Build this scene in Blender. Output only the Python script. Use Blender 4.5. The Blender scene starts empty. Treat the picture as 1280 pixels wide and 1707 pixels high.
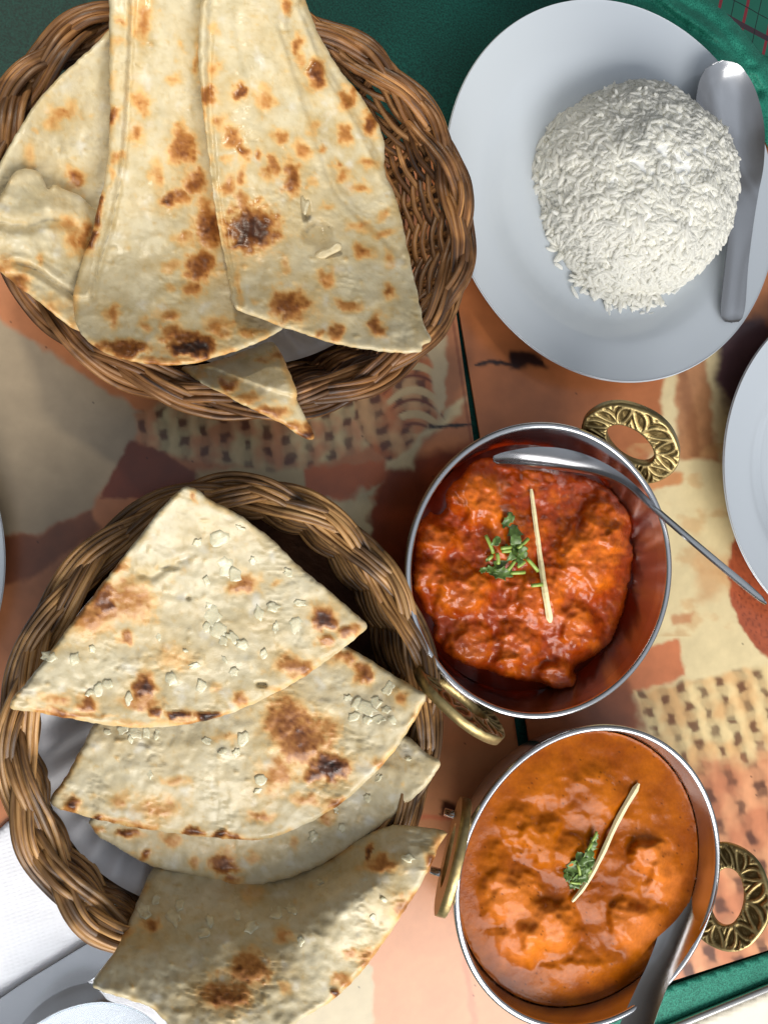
import bpy, bmesh, math, random
import numpy as np
from mathutils import Vector, Matrix

random.seed(7); RNG = np.random.default_rng(11)
scene = bpy.context.scene
COL = scene.collection

# ------------------------------------------------------------------ camera
TILT = math.radians(17.0); DIST = 0.456; FPX = 1282.0
cam_d = bpy.data.cameras.new('camera'); cam = bpy.data.objects.new('camera', cam_d); COL.objects.link(cam)
cam.location = (-DIST*math.sin(TILT), 0, DIST*math.cos(TILT)); cam.rotation_euler = (0, -TILT, 0)
cam_d.sensor_fit = 'VERTICAL'; cam_d.sensor_height = 36; cam_d.lens = FPX/1707*36
cam_d.clip_start = 0.01; cam_d.clip_end = 50
scene.camera = cam

# ------------------------------------------------------------------ world, lamps, exposure
world = bpy.data.worlds.new('World'); scene.world = world; world.use_nodes = True
bg = world.node_tree.nodes['Background']; bg.inputs[1].default_value = 0.98
wt = world.node_tree; wc = wt.nodes.new('ShaderNodeTexCoord'); wr = wt.nodes.new('ShaderNodeValToRGB')   # dim dining room: pale ceiling, window side lighter, far walls dark and warm
wd = wt.nodes.new('ShaderNodeVectorMath'); wd.operation = 'DOT_PRODUCT'; wd.inputs[1].default_value = (.12, -.26, .52); wt.links.new(wc.outputs['Generated'], wd.inputs[0])
wn = wt.nodes.new('ShaderNodeTexNoise'); wn.inputs['Scale'].default_value = 2.2; wn.inputs['Detail'].default_value = 2; wt.links.new(wc.outputs['Generated'], wn.inputs['Vector'])
wm = wt.nodes.new('ShaderNodeMath'); wm.operation = 'MULTIPLY_ADD'; wm.inputs[1].default_value = .55; wt.links.new(wn.outputs[0], wm.inputs[0]); wt.links.new(wd.outputs['Value'], wm.inputs[2])
wt.links.new(wm.outputs[0], wr.inputs[0]); wt.links.new(wr.outputs[0], bg.inputs[0]); we = wr.color_ramp.elements
we[0].position = .12; we[0].color = (.030, .024, .019, 1); we[1].position = .98; we[1].color = (.62, .67, .74, 1)
e_ = we.new(.42); e_.color = (.12, .115, .11, 1); e_ = we.new(.70); e_.color = (.34, .365, .40, 1)
def area(name, loc, target, sx, sy, power, color):
    d = bpy.data.lights.new(name, 'AREA'); d.shape = 'RECTANGLE'; d.size = sx; d.size_y = sy; d.energy = power; d.color = color
    o = bpy.data.objects.new(name, d); COL.objects.link(o); o.location = loc
    o.rotation_euler = (Vector(target)-Vector(loc)).to_track_quat('-Z', 'Y').to_euler(); return o
area('window_light', (0.22, -1.04, 0.80), (0.03, -0.05, 0), 1.20, 0.75, 20, (1.0, 0.97, 0.93))
d = bpy.data.lights.new('ceiling_lamp', 'SPOT'); d.energy = 15; d.color = (1.0, 0.92, 0.76); d.spot_size = math.radians(31); d.spot_blend = 0.35; d.shadow_soft_size = 0.06
o = bpy.data.objects.new('ceiling_lamp', d); COL.objects.link(o); o.location = (-0.28, 0.62, 0.75)
o.rotation_euler = (Vector((-0.13, 0.315, 0.05))-Vector(o.location)).to_track_quat('-Z', 'Y').to_euler()
scene.cycles.max_bounces = 14; scene.cycles.diffuse_bounces = 7; scene.cycles.transmission_bounces = 10
scene.view_settings.view_transform = 'Standard'; scene.view_settings.look = 'None'
scene.view_settings.exposure = 0.38; scene.view_settings.gamma = 1.0; scene.view_settings.use_curve_mapping = False

# ------------------------------------------------------------------ layout helpers: photo pixel + height -> metres on the table
ct, st = math.cos(TILT), math.sin(TILT)
CAM = np.array(cam.location); RT = np.array([ct, 0, st]); UPV = np.array([0, 1.0, 0]); FW = np.array([st, 0, -ct])
def U(px, py, z):
    px = np.asarray(px, float); py = np.asarray(py, float); z = np.asarray(z, float)
    r = FW + ((px-640)/FPX)[..., None]*RT - ((py-853.5)/FPX)[..., None]*UPV
    return CAM + r*((z-CAM[2])/r[..., 2])[..., None]
def P(p):
    q = np.asarray(p, float)-CAM; w = q@FW
    return np.stack([640+FPX*(q@RT)/w, 853.5-FPX*(q@UPV)/w], -1)
def lin(r, g, b, a=1.0):
    f = lambda c: ((c/255+0.055)/1.055)**2.4 if c > 10 else c/255/12.92
    return (f(r), f(g), f(b), a)

# numpy noise -------------------------------------------------------
_perm = np.random.default_rng(3).permutation(512).astype(np.int64)
_grad = np.stack([np.cos(np.arange(512)*2.399), np.sin(np.arange(512)*2.399)], -1)
def noise(x, y, seed=0):
    x = np.asarray(x, float)+seed*17.31; y = np.asarray(y, float)+seed*9.77
    xi = np.floor(x).astype(np.int64); yi = np.floor(y).astype(np.int64); xf = x-xi; yf = y-yi
    def g(ix, iy, dx, dy):
        h = _perm[(_perm[ix & 511]+iy) & 511]; v = _grad[h]; return v[..., 0]*dx+v[..., 1]*dy
    u = xf*xf*xf*(xf*(xf*6-15)+10); v = yf*yf*yf*(yf*(yf*6-15)+10)
    a = g(xi, yi, xf, yf); b = g(xi+1, yi, xf-1, yf); c = g(xi, yi+1, xf, yf-1); d_ = g(xi+1, yi+1, xf-1, yf-1)
    return (a+(b-a)*u)*(1-v)+(c+(d_-c)*u)*v
def fbm(x, y, o=4, seed=0):
    s = 0; a = 1
    for i in range(o):
        s = s+a*noise(x*2**i, y*2**i, seed+i*5); a *= 0.5
    return s
def ss(a, b, x):
    t = np.clip((x-a)/(b-a), 0, 1); return t*t*(3-2*t)

# objects -----------------------------------------------------------
def mesh_obj(name, verts, faces, mat, parent=None, smooth=True, cols=None, uvs=None, fix=False):
    me = bpy.data.meshes.new(name); me.from_pydata([tuple(v) for v in np.asarray(verts)], [], [tuple(int(i) for i in f) for f in faces]); me.update()
    if fix:
        bm = bmesh.new(); bm.from_mesh(me); bmesh.ops.recalc_face_normals(bm, faces=bm.faces); bm.to_mesh(me); bm.free()
    if smooth: me.polygons.foreach_set('use_smooth', [True]*len(me.polygons))
    if cols is not None:
        ca = me.color_attributes.new('Col', 'FLOAT_COLOR', 'POINT'); c = np.ones((len(verts), 4), np.float32); c[:, :3] = cols[:, :3]; ca.data.foreach_set('color', c.ravel())
    if uvs is not None:
        ul = me.uv_layers.new(name='UVMap'); li = np.zeros(len(me.loops), np.int32); me.loops.foreach_get('vertex_index', li); ul.data.foreach_set('uv', np.asarray(uvs, np.float32)[li].ravel())
    me.materials.append(mat)
    ob = bpy.data.objects.new(name, me); COL.objects.link(ob)
    if parent: ob.parent = parent
    return ob
def tag(ob, label, cat, group=None):
    ob['label'] = label; ob['category'] = cat
    if group: ob['group'] = group
    return ob
def thing(name, label, cat, group=None):
    ob = bpy.data.objects.new(name, None); COL.objects.link(ob); ob.empty_display_size = 0.02
    return tag(ob, label, cat, group)
def lathe(prof, seg=96, cx=0, cy=0, sx=1, sy=1):
    prof = np.asarray(prof, float); n = len(prof); a = np.arange(seg)*2*math.pi/seg
    v = np.stack([cx+sx*prof[:, None, 0]*np.cos(a), cy+sy*prof[:, None, 0]*np.sin(a), prof[:, None, 1]+0*a], -1).reshape(-1, 3)
    f = [(i*seg+j, i*seg+(j+1) % seg, (i+1)*seg+(j+1) % seg, (i+1)*seg+j) for i in range(n-1) for j in range(seg)]
    return v, f
def catmull(pts, n):
    p = np.asarray(pts, float); p = np.vstack([2*p[0]-p[1], p, 2*p[-1]-p[-2]]); m = len(p)-3; out = []
    for t in np.linspace(0, m-1e-6, n):
        i = int(t); u = t-i; a, b, c, d_ = p[i:i+4]
        out.append(0.5*((2*b)+(c-a)*u+(2*a-5*b+4*c-d_)*u*u+(3*b-a-3*c+d_)*u**3))
    return np.array(out)
def tube(pts, rad, sides=7, caps=True, flat=1.0):
    pts = np.asarray(pts, float); n = len(pts); rad = np.broadcast_to(rad, (n,))
    T = np.gradient(pts, axis=0); T /= np.linalg.norm(T, axis=1)[:, None]+1e-12
    up = np.array([0.03, 0.02, 1.0]); A = np.cross(T, up); A /= np.linalg.norm(A, axis=1)[:, None]+1e-9; B = np.cross(A, T)
    a = np.arange(sides)*2*math.pi/sides
    v = pts[:, None]+rad[:, None, None]*(np.cos(a)[None, :, None]*A[:, None]+flat*np.sin(a)[None, :, None]*B[:, None])
    L = np.concatenate([[0], np.cumsum(np.linalg.norm(np.diff(pts, axis=0), axis=1))])
    uv = np.stack([np.repeat(L, sides), np.tile(np.abs(np.arange(sides)/sides*2-1), n)], -1)
    f = [(i*sides+j, i*sides+(j+1) % sides, (i+1)*sides+(j+1) % sides, (i+1)*sides+j) for i in range(n-1) for j in range(sides)]
    if caps: f += [tuple(range(sides))[::-1], tuple((n-1)*sides+j for j in range(sides))]
    return v.reshape(-1, 3), f, uv

# polygon helpers in photo pixels -----------------------------------
def resample(poly, step, jitter=0, seed=0, chaikin=1):
    p = np.asarray(poly, float)
    for _ in range(chaikin):
        q = np.roll(p, -1, 0); p = np.stack([p*.82+q*.18, p*.18+q*.82], 1).reshape(-1, 2)
    q = np.vstack([p, p[:1]]); L = np.concatenate([[0], np.cumsum(np.linalg.norm(np.diff(q, axis=0), axis=1))])
    s = np.linspace(0, L[-1], max(8, int(L[-1]/step)), endpoint=False)
    r = np.stack([np.interp(s, L, q[:, 0]), np.interp(s, L, q[:, 1])], -1)
    if jitter:
        r = r+jitter*np.stack([fbm(r[:, 0]/16, r[:, 1]/16, 3, seed), fbm(r[:, 0]/16, r[:, 1]/16, 3, seed+40)], -1)
    return r
def inside(pts, poly):
    x, y = pts[:, 0], pts[:, 1]; c = np.zeros(len(pts), bool); n = len(poly)
    for i in range(n):
        x1, y1 = poly[i]; x2, y2 = poly[(i+1) % n]
        if y1 == y2: continue
        m = ((y1 > y) != (y2 > y)) & (x < (x2-x1)*(y-y1)/(y2-y1)+x1); c ^= m
    return c
def nearest(pts, poly, closed=True):
    best = np.full(len(pts), 1e9); bp = np.zeros((len(pts), 2)); n = len(poly)
    for i in range(n if closed else n-1):
        a = poly[i]; b = poly[(i+1) % n]; d_ = b-a; l = d_@d_+1e-12
        t = np.clip(((pts-a)@d_)/l, 0, 1); q = a+t[:, None]*d_; e = ((pts-q)**2).sum(1); m = e < best
        best[m] = e[m]; bp[m] = q[m]
    return np.sqrt(best), bp
def gridpoly(poly, step, flat=False):
    lo = poly.min(0)-step; hi = poly.max(0)+step
    nx = int((hi[0]-lo[0])/step)+2; ny = int((hi[1]-lo[1])/step)+2
    X, Y = np.meshgrid(lo[0]+np.arange(nx)*step, lo[1]+np.arange(ny)*step)
    pts = np.stack([X.ravel(), Y.ravel()], -1); cen = pts.reshape(ny, nx, 2)[:-1, :-1].reshape(-1, 2)+step/2
    ok = inside(cen, poly)
    ii, jj = np.divmod(np.arange((ny-1)*(nx-1)), nx-1); q = np.stack([ii*nx+jj, (ii+1)*nx+jj, (ii+1)*nx+jj+1, ii*nx+jj+1], -1)[ok]
    used, inv = np.unique(q, return_inverse=True); q = inv.reshape(-1, 4); pts = pts[used]
    e = np.concatenate([q[:, [0, 1]], q[:, [1, 2]], q[:, [2, 3]], q[:, [3, 0]]]); key = np.sort(e, 1); k = key[:, 0]*len(pts)+key[:, 1]
    _, first, cnt = np.unique(k, return_index=True, return_counts=True); be = e[first[cnt == 1]]
    b = np.unique(be)
    if flat:
        pts[b] = nearest(pts[b], poly)[1]; return pts, q, be, None
    d_, near = nearest(pts, poly); pts[b] = near[b]; d_[b] = 0
    return pts, q, be, d_
def rbf(ctrl):
    c = np.asarray(ctrl, float); xy = c[:, :2]/300; z = c[:, 2]; n = len(c)
    K = np.sqrt(((xy[:, None]-xy[None])**2).sum(-1)+0.05); A = np.zeros((n+3, n+3)); A[:n, :n] = K+1e-3*np.eye(n); A[:n, n] = 1; A[:n, n+1:] = xy; A[n:, :n] = A[:n, n:].T
    w = np.linalg.lstsq(A, np.concatenate([z, [0, 0, 0]]), rcond=None)[0]
    def f(p):
        q = p/300; return np.sqrt(((q[:, None]-xy[None])**2).sum(-1)+0.05)@w[:n]+w[n]+q@w[n+1:]
    return f

# ------------------------------------------------------------------ materials
def new_mat(name):
    m = bpy.data.materials.new(name); m.use_nodes = True; nt = m.node_tree; return m, nt, nt.nodes['Principled BSDF']
def N(nt, t, **kw):
    n = nt.nodes.new(t)
    for k, v in kw.items(): setattr(n, k, v)
    return n
def ramp(nt, fac, stops):
    r = N(nt, 'ShaderNodeValToRGB'); e = r.color_ramp.elements
    while len(e) < len(stops): e.new(0.5)
    for s, (p, c) in zip(e, stops): s.position = p; s.color = c
    nt.links.new(fac, r.inputs[0]); return r.outputs[0]
def noise_n(nt, scale, detail=4, vec=None, rough=0.55):
    n = N(nt, 'ShaderNodeTexNoise'); n.inputs['Scale'].default_value = scale; n.inputs['Detail'].default_value = detail; n.inputs['Roughness'].default_value = rough
    if vec is None:
        tc = N(nt, 'ShaderNodeTexCoord'); vec = tc.outputs['Object']
    nt.links.new(vec, n.inputs['Vector']); return n.outputs[0]
def bump(nt, b, h, strength, dist):
    n = N(nt, 'ShaderNodeBump'); n.inputs['Strength'].default_value = strength; n.inputs['Distance'].default_value = dist
    nt.links.new(h, n.inputs['Height']); nt.links.new(n.outputs[0], b.inputs['Normal']); return n
def mixc(nt, mode, fac, a, b_):
    m = N(nt, 'ShaderNodeMix', data_type='RGBA', blend_type=mode)
    for sock, v in ((m.inputs[0], fac), (m.inputs[6], a), (m.inputs[7], b_)):
        if hasattr(v, 'is_linked'): nt.links.new(v, sock)
        else: sock.default_value = v
    return m.outputs[2]
def attr_mat(name, rough, spec=0.5, fine=900, finestr=0.25, finedist=0.0006, sss=0.0, sssr=(1, .5, .3), mottle=0.12, mscale=260, coat=0, roughvar=0.0):
    m, nt, b = new_mat(name); a = N(nt, 'ShaderNodeVertexColor', layer_name='Col')
    nz = noise_n(nt, mscale, 5); c = ramp(nt, nz, [(0.3, (1-mottle,)*3+(1,)), (0.7, (1+mottle,)*3+(1,))])
    nt.links.new(mixc(nt, 'MULTIPLY', 1.0, a.outputs[0], c), b.inputs['Base Color'])
    b.inputs['Roughness'].default_value = rough; b.inputs['Specular IOR Level'].default_value = spec
    if roughvar:
        rn = noise_n(nt, 90, 4); mr = N(nt, 'ShaderNodeMapRange'); mr.inputs['From Min'].default_value = .3; mr.inputs['From Max'].default_value = .7
        mr.inputs['To Min'].default_value = rough-roughvar; mr.inputs['To Max'].default_value = rough+roughvar; nt.links.new(rn, mr.inputs[0]); nt.links.new(mr.outputs[0], b.inputs['Roughness'])
    if sss: b.inputs['Subsurface Weight'].default_value = sss; b.inputs['Subsurface Radius'].default_value = sssr; b.inputs['Subsurface Scale'].default_value = 0.004
    if coat: b.inputs['Coat Weight'].default_value = coat; b.inputs['Coat Roughness'].default_value = 0.12
    bump(nt, b, noise_n(nt, fine, 5), finestr, finedist); return m
def plain(name, col, rough=0.4, metal=0, spec=0.5, nscale=0, nstr=0.1, ndist=0.0005, var=0.0, vscale=200, sss=0, trans=0, ior=1.45):
    m, nt, b = new_mat(name); b.inputs['Base Color'].default_value = col; b.inputs['Roughness'].default_value = rough; b.inputs['Metallic'].default_value = metal; b.inputs['Specular IOR Level'].default_value = spec
    if var:
        nz = noise_n(nt, vscale, 5); nt.links.new(ramp(nt, nz, [(0.3, tuple(c*(1-var) for c in col[:3])+(1,)), (0.7, tuple(min(1, c*(1+var)) for c in col[:3])+(1,))]), b.inputs['Base Color'])
    if nscale: bump(nt, b, noise_n(nt, nscale, 4), nstr, ndist)
    if sss: b.inputs['Subsurface Weight'].default_value = sss; b.inputs['Subsurface Radius'].default_value = (1, .8, .6); b.inputs['Subsurface Scale'].default_value = 0.003
    if trans: b.inputs['Transmission Weight'].default_value = trans; b.inputs['IOR'].default_value = ior
    return m
def wicker_mat(name, dark, mid, light):
    m, nt, b = new_mat(name); tc = N(nt, 'ShaderNodeTexCoord'); oi = N(nt, 'ShaderNodeObjectInfo')
    mp = N(nt, 'ShaderNodeMapping'); mp.inputs['Scale'].default_value = (22, 2.6, 1); nt.links.new(tc.outputs['UV'], mp.inputs[0])
    cx = N(nt, 'ShaderNodeCombineXYZ'); ml = N(nt, 'ShaderNodeMath', operation='MULTIPLY'); ml.inputs[1].default_value = 60; nt.links.new(oi.outputs['Random'], ml.inputs[0]); nt.links.new(ml.outputs[0], cx.inputs[2])
    ad = N(nt, 'ShaderNodeVectorMath', operation='ADD'); nt.links.new(mp.outputs[0], ad.inputs[0]); nt.links.new(cx.outputs[0], ad.inputs[1])
    n1 = noise_n(nt, 1.0, 6, ad.outputs[0], 0.65); c = ramp(nt, n1, [(0.30, dark), (0.46, mid), (0.72, light)])
    v = ramp(nt, oi.outputs['Random'], [(0, (0.45, 0.42, 0.40, 1)), (1, (1.25, 1.2, 1.12, 1))])
    c = mixc(nt, 'MULTIPLY', 1.0, c, v)
    n3 = noise_n(nt, 45, 3); st_ = ramp(nt, n3, [(0.40, (0.10, 0.08, 0.07, 1)), (0.54, (1, 1, 1, 1))])
    nt.links.new(mixc(nt, 'MULTIPLY', 0.6, c, st_), b.inputs['Base Color'])
    b.inputs['Roughness'].default_value = 0.42; b.inputs['Specular IOR Level'].default_value = 0.45
    mp2 = N(nt, 'ShaderNodeMapping'); mp2.inputs['Scale'].default_value = (60, 9, 1); nt.links.new(tc.outputs['UV'], mp2.inputs[0])
    bump(nt, b, noise_n(nt, 1.0, 4, mp2.outputs[0]), 0.35, 0.0008); return m

M = {}
M['wicker'] = wicker_mat('varnished willow', lin(28, 17, 10), lin(122, 82, 46), lin(194, 146, 94))
M['wicker_pale'] = wicker_mat('worn willow', lin(28, 19, 12), lin(142, 102, 58), lin(222, 178, 118))
M['naan'] = attr_mat('naan bread', 0.37, 0.36, 520, 0.22, 0.0007, 0, (1, .7, .4), 0.07, 200, roughvar=0.16)
M['garlic'] = plain('garlic', lin(212, 203, 170), 0.27, 0, .5, 500, .3, .0006, .12, 300, sss=.35)
M['curry_red'] = attr_mat('red masala', 0.25, 0.36, 420, 0.35, 0.0008, 0, (1, .25, .08), 0.22, 240, roughvar=0.08)
M['curry_orange'] = attr_mat('orange gravy', 0.22, 0.14, 480, 0.25, 0.0006, 0, (1, .35, .1), 0.12, 420, roughvar=0.06)
M['oil'] = plain('red oil gravy', lin(92, 22, 4), 0.10, 0, 0.6, 120, .2, .001, .3, 90)
M['steel'] = plain('stainless steel', (0.56, 0.56, 0.57, 1), 0.20, 1, .5, 300, .05, .0002)
M['steel_cut'] = plain('cutlery steel', (0.48, 0.48, 0.49, 1), 0.20, 1, .5, 400, .04, .0002)
M['china'] = plain('white glazed china', lin(186, 193, 200), 0.10, 0, .5)
M['paper'] = plain('white paper', lin(220, 220, 224), 0.7, 0, .3, 250, .15, .0006)
m, nt, b = new_mat('cooked rice'); b.inputs['Base Color'].default_value = lin(253, 252, 247); b.inputs['Roughness'].default_value = .42; b.inputs['Specular IOR Level'].default_value = .4
tl_ = N(nt, 'ShaderNodeBsdfTranslucent'); tl_.inputs[0].default_value = lin(253, 252, 247); mx = N(nt, 'ShaderNodeMixShader'); mx.inputs[0].default_value = .60; nt.links.new(b.outputs[0], mx.inputs[1]); nt.links.new(tl_.outputs[0], mx.inputs[2]); nt.links.new(mx.outputs[0], nt.nodes['Material Output'].inputs[0]); M['rice'] = m
M['rice_core'] = plain('packed rice', lin(252, 251, 246), .6, 0, .3, 500, .5, .001)
M['leaf'] = plain('coriander leaf', lin(88, 114, 52), 0.36, 0, .5, 500, .5, .0006, .5, 350)
M['stem'] = plain('coriander stem', lin(150, 175, 80), 0.35, 0, .5, 400, .2, .0005, .25, 300)
M['ginger'] = plain('ginger', lin(244, 228, 176), 0.45, 0, .5, 500, .35, .0005, .12, 250)
M['glass'] = plain('clear glass', (0.93, 0.97, 1, 1), 0.02, 0, .5, trans=1, ior=1.12)
M['trim'] = plain('silver trim', (0.62, 0.60, 0.57, 1), 0.28, 1)
M['laminate'] = plain('beige laminate', lin(214, 206, 188), 0.35, 0, .5, 0, var=.06, vscale=40)
M['base'] = plain('dark wicker base', lin(70, 42, 24), 0.6, 0, .4, 200, .6, .002, .3, 120)
M['print'] = attr_mat('printed laminate', 0.28, 0.45, 300, 0.03, 0.0004, 0, mottle=0.05, mscale=120)
def satin(name, dark, light, thread=900):
    m, nt, b = new_mat(name); n1 = noise_n(nt, thread, 3); n2 = noise_n(nt, 14, 4)
    c = ramp(nt, n1, [(0.35, dark), (0.65, light)]); v = ramp(nt, n2, [(0.3, (.75, .75, .75, 1)), (0.7, (1.15, 1.15, 1.15, 1))])
    nt.links.new(mixc(nt, 'MULTIPLY', 1.0, c, v), b.inputs['Base Color']); b.inputs['Roughness'].default_value = 0.5
    b.inputs['Specular IOR Level'].default_value = 0.15; b.inputs['Sheen Weight'].default_value = 0.08; b.inputs['Sheen Tint'].default_value = (.5, 1, .85, 1); bump(nt, b, n1, 0.25, 0.0006); return m
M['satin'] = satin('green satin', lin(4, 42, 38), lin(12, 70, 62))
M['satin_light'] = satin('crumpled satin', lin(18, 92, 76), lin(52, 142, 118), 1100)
# brass with dark patina in the engraving (height attribute drives it)
m, nt, b = new_mat('engraved brass'); a = N(nt, 'ShaderNodeVertexColor', layer_name='Col'); nz = noise_n(nt, 400, 4)
nt.links.new(mixc(nt, 'MULTIPLY', 1.0, a.outputs[0], ramp(nt, nz, [(.3, (.8, .8, .8, 1)), (.7, (1.1, 1.1, 1.1, 1))])), b.inputs['Base Color'])
b.inputs['Metallic'].default_value = 1; b.inputs['Roughness'].default_value = 0.45; bump(nt, b, nz, 0.15, 0.0003); M['brass'] = m
# tartan
m, nt, b = new_mat('green tartan'); tc = N(nt, 'ShaderNodeTexCoord'); mp = N(nt, 'ShaderNodeMapping'); mp.inputs['Rotation'].default_value = (0, 0, math.radians(14)); nt.links.new(tc.outputs['Object'], mp.inputs[0])
sp = N(nt, 'ShaderNodeSeparateXYZ'); nt.links.new(mp.outputs[0], sp.inputs[0])
def stripes(axis, period, width, off):
    q = N(nt, 'ShaderNodeMath', operation='ADD'); q.inputs[1].default_value = off+10*period; nt.links.new(sp.outputs[axis], q.inputs[0])
    w = N(nt, 'ShaderNodeMath', operation='MODULO'); w.inputs[1].default_value = period; nt.links.new(q.outputs[0], w.inputs[0])
    l = N(nt, 'ShaderNodeMath', operation='LESS_THAN'); l.inputs[1].default_value = width; nt.links.new(w.outputs[0], l.inputs[0]); return l.outputs[0]
c = mixc(nt, 'MIX', stripes(0, .021, .0024, 0), lin(18, 92, 74), lin(118, 34, 44)); c = mixc(nt, 'MIX', stripes(1, .030, .004, .004), c, lin(52, 36, 44))
c = mixc(nt, 'MIX', stripes(0, .021, .0007, .010), c, lin(6, 30, 28)); c = mixc(nt, 'MIX', stripes(1, .030, .0007, .019), c, lin(6, 30, 28))
nt.links.new(c, b.inputs['Base Color']); b.inputs['Roughness'].default_value = 0.7; bump(nt, b, noise_n(nt, 1500, 2), .3, .0005); M['tartan'] = m
# embossed napkin
m, nt, b = new_mat('embossed tissue'); b.inputs['Base Color'].default_value = lin(232, 232, 236); b.inputs['Roughness'].default_value = .8
tc = N(nt, 'ShaderNodeTexCoord'); mp = N(nt, 'ShaderNodeMapping'); mp.inputs['Rotation'].default_value = (0, 0, math.radians(-12)); nt.links.new(tc.outputs['Object'], mp.inputs[0])
w1 = N(nt, 'ShaderNodeTexWave', bands_direction='Y'); w1.inputs['Scale'].default_value = 150; w2 = N(nt, 'ShaderNodeTexWave', bands_direction='X'); w2.inputs['Scale'].default_value = 110
for w in (w1, w2): nt.links.new(mp.outputs[0], w.inputs[0]); w.inputs['Distortion'].default_value = .6
ml = N(nt, 'ShaderNodeMath', operation='MULTIPLY'); nt.links.new(w1.outputs[1], ml.inputs[0]); nt.links.new(w2.outputs[1], ml.inputs[1]); bump(nt, b, ml.outputs[0], .16, .0006); M['tissue'] = m

# ------------------------------------------------------------------ the table: green satin cloth
def grid_sheet(x0, x1, y0, y1, nx, ny, zf):
    X, Y = np.meshgrid(np.linspace(x0, x1, nx), np.linspace(y0, y1, ny)); v = np.stack([X.ravel(), Y.ravel(), zf(X.ravel(), Y.ravel())], -1)
    i, j = np.divmod(np.arange((nx-1)*(ny-1)), nx-1); return v, np.stack([i*nx+j, i*nx+j+1, (i+1)*nx+j+1, (i+1)*nx+j], -1)
v, f = grid_sheet(-.75, .85, -.75, .75, 200, 190, lambda x, y: -0.0026+0.0010*fbm(x*9, y*9, 3, 5))
ob = mesh_obj('tablecloth', v, f, M['satin']); ob['kind'] = 'structure'; ob['label'] = 'green satin tablecloth under everything'

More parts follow.
